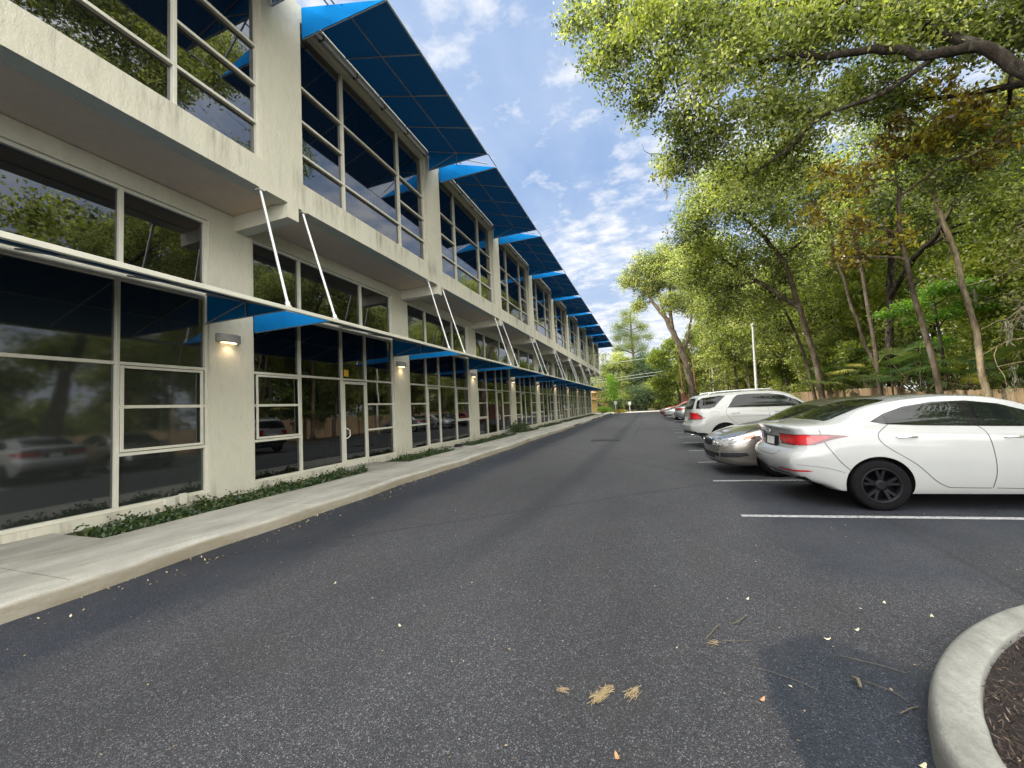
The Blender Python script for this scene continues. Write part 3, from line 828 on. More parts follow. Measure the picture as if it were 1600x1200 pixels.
def car_body(sp):
    x0, x1 = sp['x0'], sp['x1']; xs = []
    n_ = 96
    for i in range(n_ + 1):
        t = i / n_; t2 = t + .045 * math.sin(2 * math.pi * t) * -1   # denser at the ends
        xs.append(x0 + (x1 - x0) * t2)
    vs = []; fs = []; K = None
    def warp(x, y, z):
        fr = max(0, (x - (x1 - .9)) / .9) ** 1.5; re = max(0, ((x0 + .9) - x) / .9) ** 1.5
        return (x + fr * (interp(sp['nose'], z) - sp['bow'] * y * y) + re * (interp(sp['tail'], z) + sp['bowr'] * y * y), y, z)
    for x in xs:
        s = section(sp, x); ring = s + [(-y, z) for y, z in s[-2:0:-1]]
        K = len(ring); vs += [warp(x, y, z) for y, z in ring]
    for i in range(len(xs) - 1):
        for j in range(K):
            fs.append((i * K + j, i * K + (j + 1) % K, (i + 1) * K + (j + 1) % K, (i + 1) * K + j))
    # end caps as grids between left and right
    H = (K + 2) // 2
    for i, flip in ((0, 1), (len(xs) - 1, 0)):
        rows = []
        for j in range(1, H - 1):
            a = i * K + j; b_ = i * K + (K - j); (ax, ay, az) = vs[a]; row = [a]
            for q in range(1, 12):
                y = ay * (1 - 2 * q / 12); vs.append(warp(xs[i], y, az)); row.append(len(vs) - 1)
            row.append(b_); rows.append(row)
        for r in range(len(rows) - 1):
            for q in range(12):
                f = (rows[r][q], rows[r][q + 1], rows[r + 1][q + 1], rows[r + 1][q]); fs.append(f if flip else f[::-1])
        for q in range(12):
            for (rw, c) in ((rows[0], i * K), (rows[-1], i * K + H - 1)): fs.append((rw[q], rw[q + 1], c))
    return vs, fs

class Car:
    def __init__(s, sp, loc, rz, label, paint, cat='car', group='cars parked in the stalls', name='parked_car'):
        s.sp = sp; s.root = empty(name, loc, rz, label, cat, group); s.paint = paint
        vs, fs = car_body(sp)
        s.bvh = BVHTree.FromPolygons([Vector(v) for v in vs], fs)
        mb = MB().add(vs, fs, True); me = mb.mesh('body', paint)
        bm = bmesh.new(); bm.from_mesh(me); bmesh.ops.remove_doubles(bm, verts=bm.verts, dist=.0004)
        bmesh.ops.recalc_face_normals(bm, faces=bm.faces); bm.to_mesh(me); bm.free()
        me.materials.append(M['black'])
        body = bpy.data.objects.new('body', me)
        link(body)
        cm = MB()
        for ax in sp['axles']:
            for sd_ in (-1, 1):
                hw = interp(sp['w'], ax); P = []
                for i in range(48):
                    a = 2 * math.pi * i / 48; P.append((ax + sp['arch'] * math.cos(a), sp['R'] + sp['archz'] + sp['arch'] * math.sin(a) * .98))
                n0 = 48; y0, y1 = sd_ * (hw - .30), sd_ * (hw + .2)
                cm.add([(p[0], y0, p[1]) for p in P] + [(p[0], y1, p[1]) for p in P], [(i, (i + 1) % n0, n0 + (i + 1) % n0, n0 + i) for i in range(n0)] + [tuple(range(n0))[::-1], tuple(range(n0, 2 * n0))])
        cme = cm.mesh('cut', M['black']); bm = bmesh.new(); bm.from_mesh(cme); bmesh.ops.recalc_face_normals(bm, faces=bm.faces); bm.to_mesh(cme); bm.free()
        cut = bpy.data.objects.new('cut', cme); COL.objects.link(cut)
        md = body.modifiers.new('arches', 'BOOLEAN'); md.object = cut; md.operation = 'DIFFERENCE'; md.solver = 'EXACT'; md.material_mode = 'TRANSFER'
        dg = bpy.context.evaluated_depsgraph_get(); dg.update()
        me2 = bpy.data.meshes.new_from_object(body.evaluated_get(dg)); me2.name = 'body'
        body.modifiers.clear(); body.data = me2
        me2.polygons.foreach_set('use_smooth', [True] * len(me2.polygons))
        try: me2.set_sharp_from_angle(angle=R(38))
        except Exception: pass
        bpy.data.objects.remove(cut); body.parent = s.root; s.body = body
    # projectors: 2-D point -> ray
    def ray(s, view, p):
        if view == 'L': o, d = Vector((p[0], 3, p[1])), Vector((0, -1, 0))       # car's left side (+y)
        elif view == 'Rt': o, d = Vector((p[0], -3, p[1])), Vector((0, 1, 0))
        elif view == 'top': o, d = Vector((p[0], p[1], 4)), Vector((0, 0, -1))
        elif view == 'front': o, d = Vector((6, p[0], p[1])), Vector((-1, 0, 0))
        elif view == 'rear': o, d = Vector((-4, p[0], p[1])), Vector((1, 0, 0))
        elif view == 'wind': dd = Vector((-.62, 0, -.78)); o, d = Vector((p[0], p[1], 1.0)) - dd * 4, dd
        elif view == 'back': dd = Vector((.5, 0, -.86)); o, d = Vector((p[0], p[1], 1.0)) - dd * 4, dd
        elif view == 'cfl': dd = Vector((-.72, -.69, 0)); o, d = Vector((0, 0, p[1])) - dd * 6 + Vector((.69, -.72, 0)) * p[0], dd
        h = s.bvh.ray_cast(o, d)
        return (h[0], h[1] if h[1].dot(d) < 0 else -h[1]) if h[0] is not None else (None, None)
    def patch(s, view, poly, m, name, off=.004, cell=.045, parent=None, flat=False, round_=0, bulge=0.0):
        P = [Vector(p) for p in poly]
        if round_:
            Q = []
            for i in range(len(P)):
                a, b, c = P[i - 1], P[i], P[(i + 1) % len(P)]
                r1 = min(round_, (a - b).length * .45); r2 = min(round_, (c - b).length * .45)
                p0 = b + (a - b).normalized() * r1; p2 = b + (c - b).normalized() * r2
                for k in range(4):
                    t = k / 3; Q.append(p0 * (1 - t) ** 2 + b * 2 * t * (1 - t) + p2 * t * t)
            P = Q
        D = []
        for i in range(len(P)):
            a, b = P[i], P[(i + 1) % len(P)]; k = max(1, int((b - a).length / cell))
            for j in range(k): D.append(a + (b - a) * j / k)
        nb = len(D); edges = [(i, (i + 1) % nb) for i in range(nb)]
        xs = [p.x for p in D]; ys = [p.y for p in D]
        def inside(q):
            c = False
            for i in range(nb):
                a, b = D[i], D[i - 1]
                if (a.y > q.y) != (b.y > q.y) and q.x < (b.x - a.x) * (q.y - a.y) / (b.y - a.y) + a.x: c = not c
            return c
        pts = list(D); x = min(xs) + cell * .5
        while x < max(xs):
            y = min(ys) + cell * .5
            while y < max(ys):
                q = Vector((x, y))
                if inside(q) and min((q - d).length for d in D) > cell * .35: pts.append(q)
                y += cell
            x += cell
        r = delaunay_2d_cdt(pts, edges, [], 1, 1e-6)
        vv = []; ok = []
        cx, cy = sum(xs) / nb, sum(ys) / nb
        for v in r[0]:
            h, nrm = s.ray(view, v)
            if h is None: vv.append(Vector((0, 0, -9))); ok.append(False)
            else:
                dm = min((Vector(v) - d).length for d in D) if bulge else 0
                vv.append(h + nrm * (off + bulge * min(1, dm / .05))); ok.append(True)
        fs = [f for f in r[2] if all(ok[i] for i in f) and max((vv[f[i]] - vv[f[i - 1]]).length for i in range(len(f))) < cell * 9]
        used = sorted({i for f in fs for i in f}); mp = {i: k for k, i in enumerate(used)}
        if not fs: return None
        mb = MB().add([vv[i] for i in used], [tuple(mp[i] for i in f) for f in fs], True)
        return mb.build(name, m, parent or s.root, fix=True)
    def seam(s, view, pts, w=.007, m=None, name='panel_gap', mb=None, off=.0025):
        own = mb is None; mb = mb or MB(); P = smooth_path([(p[0], p[1], 0) for p in pts], 4)
        vs = []; fs = []; last = None
        for i, p in enumerate(P):
            d = (P[min(i + 1, len(P) - 1)] - P[max(i - 1, 0)]).normalized(); q = Vector((-d.y, d.x, 0)) * w / 2
            row = []
            for e in (p + q, p - q):
                h, nrm = s.ray(view, e)
                row.append(None if h is None else h + nrm * off)
            if None in row: last = None; continue
            vs += row
            if last is not None and (vs[-2] - last[0]).length < .4: k = len(vs); fs.append((k - 4, k - 3, k - 1, k - 2))
            last = row
        mb.add(vs, fs, True)
        if own: return mb.build(name, m or M['black'], s.root, fix=False)
        return mb
    def wheel(s, ax, side, kind='spoke', rim=None, tyrem=None):
        sp = s.sp; Rr = sp['R']; y = side * (interp(sp['w'], ax) - .105); root = s.root
        T = MB(); prof = [(-.10, Rr * .66), (-.105, Rr * .74), (-.105, Rr * .90), (-.085, Rr * .985), (-.05, Rr), (.05, Rr), (.085, Rr * .985), (.105, Rr * .90), (.105, Rr * .74), (.10, Rr * .66)]
        def lathe(mb, prof, n_=40, cx=ax, cy=y, cz=Rr, close=False):
            vs = []; fs = []
            for i in range(n_):
                a = 2 * math.pi * i / n_
                for (o, r_) in prof: vs.append((cx + r_ * math.cos(a), cy + o * side, cz + r_ * math.sin(a)))
            k = len(prof)
            for i in range(n_):
                for j in range(k - 1): fs.append((i * k + j, i * k + j + 1, ((i + 1) % n_) * k + j + 1, ((i + 1) % n_) * k + j))
            mb.add(vs, fs, True)
        lathe(T, prof)
        t = T.build('wheel', M['tyre'], root)
        rm = MB(); r1 = Rr * .665
        lathe(rm, [(.10, r1 + .012), (.108, r1 + .004), (.098, r1 - .016), (.03, r1 - .03), (-.06, r1 - .03), (-.06, .0)])
        nsp = 5
        for i in range(nsp):
            a = 2 * math.pi * i / nsp + .3
            for da, wd in ((-.17, .018), (.17, .018)):
                n2 = 6; vs = []
                for j in range(n2):
                    f = j / (n2 - 1); r_ = .035 + (r1 - .02 - .035) * f; aa = a + da * (.55 + .75 * f) ; wdt = wd * (.9 - .1 * f) + .002
                    ox, oz = math.cos(aa), math.sin(aa); px, pz = -oz, ox; out_ = .072 + .016 * f
                    for q in (-1, 1):
                        vs.append((ax + ox * r_ + px * wdt * q, y + out_ * side, Rr + oz * r_ + pz * wdt * q))
                        vs.append((ax + ox * r_ + px * wdt * q * 1.3, y + (out_ - .04) * side, Rr + oz * r_ + pz * wdt * q * 1.3))
                fs = []
                for j in range(n2 - 1):
                    b0 = j * 4; b1 = b0 + 4
                    fs += [(b0, b0 + 2, b1 + 2, b1), (b0, b0 + 1, b1 + 1, b1), (b0 + 2, b0 + 3, b1 + 3, b1 + 2)]
                rm.add(vs, fs)
        lathe(rm, [(.02, .075), (.082, .07), (.088, .045), (.082, .0)], 20)
        rm.build('rim', rim or M['rim'], t)
        for q in range(5):
            a = 2 * math.pi * q / 5
            pass
        return t
    def mirror(s, x, z, m):
        for side in (1, -1):
            h, nrm = s.ray('L' if side > 0 else 'Rt', (x, z))
            if h is None: continue
            mb = MB(); y = h.y; c = Vector((x - .02, y + side * .13, z + .05)); vs = []; fs = []
            for i in range(7):
                f = i / 6; a = math.pi * f; rr = math.sin(a) ** .5
                for j in range(12):
                    b = 2 * math.pi * j / 12
                    vs.append((c.x - .06 * math.cos(a) , c.y + .115 * rr * math.cos(b), c.z + .07 * rr * math.sin(b)))
            for i in range(6):
                for j in range(12): fs.append((i * 12 + j, i * 12 + (j + 1) % 12, (i + 1) * 12 + (j + 1) % 12, (i + 1) * 12 + j))
            mb.add(vs, fs, True); mb.box(x - .03, x + .05, min(y - side * .02, y + side * .06), max(y - side * .02, y + side * .06), z - .005, z + .03)
            mb.build('mirror', m, s.root)

# ---- specs (x along the car from the rear axle towards the nose)
SEDAN = dict(x0=-.97, x1=3.61, R=.330, arch=.375, archz=.012, axles=(0, 2.70), bow=.13, bowr=.16,
    w=[(-.99, .70), (-.93, .76), (-.80, .815), (-.5, .870), (0, .895), (.9, .90), (1.9, .90), (2.7, .895), (3.1, .865), (3.4, .79), (3.55, .70), (3.61, .64)],
    top=[(-.99, 1.095), (-.96, 1.135), (-.90, 1.158), (-.72, 1.168), (-.52, 1.190), (-.2, 1.300), (.12, 1.400), (.5, 1.470), (.9, 1.495), (1.3, 1.468), (1.6, 1.395), (2.0, 1.190), (2.32, 1.030), (2.6, .985), (3.0, .905), (3.35, .800), (3.55, .700), (3.61, .640)],
    sh=[(-.99, 1.04), (-.9, 1.095), (-.6, 1.12), (-.2, 1.11), (.3, 1.075), (.9, 1.035), (1.6, 1.00), (2.2, .975), (2.6, .93), (3.0, .85), (3.35, .74), (3.61, .60)],
    bot=[(-.99, .42), (-.9, .36), (-.7, .30), (-.45, .22), (0, .20), (.4, .185), (2.3, .185), (2.8, .19), (3.2, .20), (3.5, .23), (3.61, .27)],
    tail=[(.3, .10), (.42, .02), (.55, -.07), (.66, -.085), (.74, -.06), (.80, .02), (.97, .04), (1.07, .01), (1.14, -.05), (1.2, -.01), (1.4, .0)],
    nose=[(.2, -.04), (.3, .03), (.45, .05), (.6, .03), (.75, -.06), (.9, -.1)])
SEDAN2 = dict(SEDAN, x0=-1.05, x1=3.80, axles=(0, 2.80), R=.33, arch=.38,
    w=[(-1.05, .70), (-.95, .78), (-.7, .86), (0, .92), (1, .93), (2.8, .925), (3.2, .90), (3.5, .84), (3.7, .75), (3.80, .66)],
    top=[(-1.05, 1.02), (-.98, 1.08), (-.7, 1.115), (-.42, 1.16), (0, 1.34), (.5, 1.45), (1.0, 1.48), (1.45, 1.45), (1.75, 1.38), (2.2, 1.19), (2.56, 1.045), (2.8, 1.01), (3.2, .945), (3.55, .855), (3.72, .775), (3.80, .70)],
    sh=[(-1.05, .98), (-.9, 1.04), (0, 1.06), (1, 1.03), (2.3, .985), (2.8, .95), (3.2, .88), (3.5, .79), (3.72, .70), (3.80, .62)],
    bot=[(-1.05, .40), (-.8, .30), (-.45, .2), (0, .19), (2.4, .18), (3.1, .19), (3.5, .19), (3.7, .21), (3.80, .25)],
    nose=[(.2, -.03), (.3, .03), (.45, .05), (.6, .05), (.72, .02), (.85, -.05), (.95, -.1)])
SUV = dict(x0=-.98, x1=3.80, R=.375, arch=.43, archz=.02, axles=(0, 2.91), bow=.12, bowr=.14,
    w=[(-.98, .76), (-.88, .84), (-.6, .925), (0, .96), (1, .965), (2.9, .96), (3.3, .93), (3.6, .84), (3.80, .68)],
    top=[(-.98, 1.30), (-.92, 1.52), (-.80, 1.66), (-.6, 1.715), (0, 1.765), (.8, 1.79), (1.5, 1.76), (1.85, 1.68), (2.3, 1.40), (2.6, 1.21), (2.8, 1.17), (3.3, 1.10), (3.6, 1.02), (3.74, .93), (3.80, .85)],
    sh=[(-.98, 1.16), (-.8, 1.215), (-.3, 1.235), (.4, 1.215), (1.5, 1.19), (2.4, 1.15), (2.8, 1.10), (3.3, 1.00), (3.6, .90), (3.80, .78)],
    bot=[(-.98, .46), (-.9, .42), (-.7, .36), (-.45, .28), (0, .27), (2.3, .27), (3.2, .28), (3.6, .31), (3.80, .36)],
    tail=[(.35, .12), (.5, .0), (.62, -.07), (.74, -.075), (.82, .0), (1.0, .03), (1.25, .05), (1.5, .12), (1.8, .15)],
    nose=[(.3, -.03), (.45, .04), (.7, .05), (.85, 0), (1.0, -.08)])

def mirror_poly(P): return P
def both(car, poly, m, name, **kw):
    for v in ('L', 'Rt'): car.patch(v, poly, m, name, **kw)

def build_sedan(loc, rz, label):
    c = Car(SEDAN, loc, rz, label, M['p_white']); G = M['car_glass']
    # daylight opening: dark surround, then rear quarter, rear door, front door glass
    top = [(-.02, 1.165), (.18, 1.265), (.42, 1.345), (.75, 1.392), (1.1, 1.390), (1.42, 1.335), (1.75, 1.205), (2.06, 1.055)]
    bot = [(2.06, 1.030), (1.6, 1.045), (1.0, 1.072), (.5, 1.098), (.15, 1.125)]
    for v in ('L', 'Rt'):
        fr = c.patch(v, top + bot, M['black_gloss'], 'window_surround', off=.004)
        def sub(x0, x1, name):
            T = [p for p in [(x0 + (x1 - x0) * i / 8, 0) for i in range(9)]]
            tt = [(p[0], interp(top, p[0]) - .022) for p in T]; bb = [(p[0], interp(bot[::-1], p[0]) + .012) for p in T][::-1]
            tt = [(x, max(z, interp(bot[::-1], x) + .016)) for x, z in tt]
            c.patch(v, tt + bb, G, name, off=.008)
        sub(.155, 1.03, 'side_window'); sub(1.13, 1.98, 'side_window')
        s1 = MB()
        c.seam(v, [(.16, 1.12), (.035, 1.02), (.03, .93), (.12, .82), (.40, .60), (.58, .40), (.70, .315), (.80, .30), (1.15, .295)], mb=s1)
        c.seam(v, [(1.10, 1.07), (1.16, .99), (1.19, .80), (1.20, .5), (1.16, .30)], mb=s1)
        c.seam(v, [(2.10, 1.02), (2.14, .85), (2.13, .5), (2.05, .30), (1.2, .295)], mb=s1)
        c.seam(v, [(-.62, 1.085), (-.58, .92), (-.52, .80), (-.42, .64), (-.31, .52)], mb=s1)   # bumper / quarter panel
        c.seam(v, [(-.90, .60), (-.6, .565), (-.38, .50)], w=.004, mb=s1)
        c.seam(v, [(2.30, 1.0), (2.5, .96), (3.0, .86), (3.3, .76)], mb=s1)
        s1.build('panel_gap', M['black'], c.root, fix=False)
        for hx, hz in ((.23, .955), (1.33, .925)):
            hb = MB(); h, nn = c.ray(v, (hx, hz)); h2, _ = c.ray(v, (hx + .2, hz))
            if h is not None:
                sgn = 1 if v == 'L' else -1
                hb.tube([h + Vector((-.015, 0, 0)), h + Vector((.02, sgn * .03, 0)), h + Vector((.10, sgn * .036, .004)), h2 + Vector((-.02, sgn * .03, 0)), h2 + Vector((.015, 0, 0))], [.008, .012, .013, .012, .008], 8)
                hb.build('door_handle', M['chrome'], c.root, fix=False)
        # wheel arch lip crease
    c.patch('wind', [(2.22, -.70), (2.26, 0), (2.22, .70), (1.50, .545), (1.42, .0), (1.50, -.545)], G, 'windscreen', cell=.08)
    c.patch('top', [(-.46, -.60), (-.50, 0), (-.46, .60), (.12, .545), (.34, .50), (.38, 0), (.34, -.50), (.12, -.545)], G, 'rear_window', cell=.06, off=.005)
    g = MB(); c.seam('top', [(-.60, -.70), (-.60, -.2), (-.60, .2), (-.60, .70)], mb=g); c.seam('rear', [(-.42, .77), (-.30, .70), (.30, .70), (.42, .77)], mb=g)
    g.build('boot_gap', M['black'], c.root, fix=False)
    # tail lamps wrap the corner
    for v in ('L', 'Rt'):
        c.patch(v, [(-1.2, .88), (-1.2, 1.0), (-.8, 1.018), (-.58, 1.018), (-.36, .998), (-.30, .985), (-.50, .945), (-.68, .875), (-.9, .860)], M['red_dark'], 'tail_lamp', off=.006, cell=.03)
        c.patch(v, [(-1.2, .905), (-1.2, .995), (-.83, 1.008), (-.66, 1.003), (-.50, .985), (-.60, .945), (-.72, .89), (-.9, .885)], M['red_lamp'], 'tail_lens', off=.011, cell=.03)
        c.patch(v, [(-1.1, .50), (-1.1, .525), (-.80, .525), (-.72, .515), (-.80, .50)], M['red_lamp'], 'reflector', off=.005, cell=.02)
    for s_ in (-1, 1):
        c.patch('rear', [(s_ * .43, .905), (s_ * .43, .985), (s_ * .75, 1.008), (s_ * .80, .87), (s_ * .55, .875)], M['red_lamp'], 'tail_lens', off=.009, cell=.03)
    c.patch('rear', [(-.27, .81), (.27, .81), (.27, .965), (-.27, .965)], M['black'], 'plate_recess', off=.004, cell=.05)
    pl = c.patch('rear', [(-.16, .815), (.16, .815), (.16, .955), (-.16, .955)], M['chrome'], 'licence_plate', off=.012, cell=.04)
    c.patch('rear', [(-.145, .828), (.145, .828), (.145, .942), (-.145, .942)], M['white_paint'], 'plate_face', off=.015, cell=.04, parent=pl)
    # oval emblem
    em = MB(); P = []
    h, nn = c.ray('rear', (0, 1.035))
    if h is not None:
        ring = [h + Vector((-.012, .065 * math.cos(a), .036 * math.sin(a))) for a in [2 * math.pi * i / 24 for i in range(25)]]
        em.tube(ring, .006, 6, False)
        for s_ in (-1, 1): em.tube([h + Vector((-.012, s_ * .028, -.028)), h + Vector((-.012, s_ * .018, .028))], .006, 6)
        em.tube([h + Vector((-.012, -.026, -.008)), h + Vector((-.012, .026, .008))], .006, 6)
        em.build('emblem', M['chrome'], c.root, fix=False)
    # dark lower valance
    c.patch('rear', [(-.74, .30), (.74, .30), (.74, .43), (.45, .46), (-.45, .46), (-.74, .43)], M['black'], 'lower_valance', off=.005, cell=.06)
    # front end
    c.patch('front', [(-.42, .60), (.42, .60), (.50, .50), (.45, .34), (-.45, .34), (-.50, .50)], M['black'], 'grille', off=.005, cell=.06)
    for v in ('L', 'Rt'):
        c.patch(v, [(3.7, .62), (3.7, .70), (3.3, .765), (3.0, .80), (2.92, .79), (3.1, .72), (3.35, .64)], M['lamp_clear'], 'headlight', off=.006, cell=.04)
    c.mirror(1.90, 1.01, M['p_white'])
    for ax in c.sp['axles']:
        for side in (-1, 1): c.wheel(ax, side, rim=M['rim_black'])
    # antenna fin and roof seams
    for s_ in (-1, 1): c.seam('top', [(.3, s_ * .585), (.7, s_ * .60), (1.3, s_ * .60)], w=.009, name='roof_gap')
    return c

def build_sedan2(loc, rz, label, paint, rim=None):
    c = Car(SEDAN2, loc, rz, label, paint); G = M['car_glass']
    top = [(-.10, 1.16), (.2, 1.285), (.5, 1.355), (.9, 1.395), (1.3, 1.39), (1.6, 1.335), (1.9, 1.225), (2.24, 1.065)]
    bot = [(2.24, 1.045), (1.6, 1.065), (1.0, 1.085), (.4, 1.11), (.05, 1.135)]
    for v in ('L', 'Rt'):
        c.patch(v, top + bot, M['black_gloss'], 'window_surround', off=.004)
        for x0, x1 in ((.12, 1.08), (1.18, 2.14)):
            T = [x0 + (x1 - x0) * i / 8 for i in range(9)]
            tt = [(x, max(interp(top, x) - .025, interp(bot[::-1], x) + .018)) for x in T]; bb = [(x, interp(bot[::-1], x) + .012) for x in T][::-1]
            c.patch(v, tt + bb, G, 'side_window', off=.008)
        g = MB()
        c.seam(v, [(.10, 1.13), (.03, .95), (.2, .75), (.45, .5), (.6, .32), (1.2, .30)], mb=g)
        c.seam(v, [(1.13, 1.08), (1.2, .9), (1.2, .5), (1.17, .3)], mb=g)
        c.seam(v, [(2.28, 1.03), (2.31, .8), (2.3, .5), (2.2, .30), (1.2, .30)], mb=g)
        c.seam(v, [(2.42, 1.02), (2.8, .985), (3.1, .93), (3.3, .865)], mb=g)
        c.seam(v, [(3.02, .66), (3.2, .75), (3.22, .80)], mb=g)
        g.build('panel_gap', M['black'], c.root, fix=False)
        for hx in (.25, 1.36):
            h, _ = c.ray(v, (hx, .94)); sg = 1 if v == 'L' else -1
            if h is not None: MB().tube([h, h + Vector((.03, sg * .03, 0)), h + Vector((.16, sg * .03, 0)), h + Vector((.19, 0, 0))], .011, 8).build('door_handle', M['chrome'], c.root, fix=False)
        # headlamp: chrome surround, clear lens, amber marker
        hl = c.patch(v, [(3.9, .60), (3.9, .715), (3.55, .765), (3.25, .835), (3.02, .865), (3.12, .80), (3.3, .715), (3.5, .645), (3.7, .60)], M['chrome'], 'headlight', off=.005, cell=.03)
        c.patch(v, [(3.9, .62), (3.9, .70), (3.55, .75), (3.40, .775), (3.44, .69), (3.6, .64), (3.75, .62)], M['lamp_clear'], 'lens', off=.010, cell=.03)
        c.patch(v, [(3.37, .78), (3.22, .825), (3.10, .845), (3.18, .80), (3.30, .735), (3.41, .70)], M['amber'], 'indicator', off=.010, cell=.03)
        c.patch(v, [(-1.3, .87), (-1.3, .99), (-.9, 1.01), (-.55, .99), (-.42, .96), (-.7, .90)], M['red_lamp'], 'tail_lamp', off=.006, cell=.04)
        c.patch(v, [(3.9, .38), (3.9, .46), (3.55, .49), (3.34, .47), (3.30, .42), (3.5, .38)], M['black'], 'fog_recess', off=.004, cell=.03)
        c.patch(v, [(3.9, .455), (3.9, .48), (3.5, .50), (3.32, .475), (3.5, .475)], M['chrome'], 'trim', off=.008, cell=.02)
    for s_ in (-1, 1):
        c.patch('front', [(s_ * .34, .60), (s_ * .34, .70), (s_ * .70, .735), (s_ * .72, .62), (s_ * .5, .60)], M['lamp_clear'], 'lens', off=.009, cell=.03)
        for q in (.44, .58):
            h, _ = c.ray('front', (s_ * q, .66))
            if h is not None: MB().tube([h + Vector((.008, 0, 0)), h + Vector((.016, 0, 0))], .032, 14).build('projector', M['chrome'], c.root, fix=False)
    gr = c.patch('front', [(-.34, .60), (-.33, .70), (-.1, .715), (.1, .715), (.33, .70), (.34, .60), (.12, .575), (-.12, .575)], M['black'], 'grille', off=.006, cell=.04)
    g = MB()
    c.seam('front', [(-.34, .70), (-.1, .722), (.1, .722), (.34, .70)], w=.018, mb=g, off=.012); c.seam('front', [(-.36, .595), (-.12, .567), (.12, .567), (.36, .595)], w=.016, mb=g, off=.012)
    g.build('chrome_trim', M['chrome'], c.root, fix=False)
    c.patch('front', [(-.42, .33), (-.46, .45), (.46, .45), (.42, .33)], M['black'], 'lower_grille', off=.006, cell=.05)
    c.patch('front', [(-.62, .255), (-.6, .275), (.6, .275), (.62, .255)], M['black'], 'splitter', off=.012, cell=.05)
    c.patch('wind', [(2.46, -.72), (2.50, 0), (2.46, .72), (1.62, .56), (1.55, .0), (1.62, -.56)], G, 'windscreen', cell=.08)
    c.patch('top', [(-.38, -.62), (-.42, 0), (-.38, .62), (.22, .54), (.26, 0), (.22, -.54)], G, 'rear_window', cell=.07, off=.005)
    g = MB()
    c.seam('top', [(3.62, -.55), (3.70, 0), (3.62, .55)], mb=g); c.seam('top', [(2.52, -.7), (2.57, 0), (2.52, .7)], w=.02, mb=g)
    for s_ in (-1, 1): c.seam('top', [(2.6, s_ * .42), (3.1, s_ * .38), (3.5, s_ * .32)], w=.006, mb=g)
    g.build('bonnet_gap', M['black'], c.root, fix=False)
    c.mirror(2.08, 1.04, paint)
    for ax in c.sp['axles']:
        for side in (-1, 1): c.wheel(ax, side, rim=rim or M['rim'])
    return c

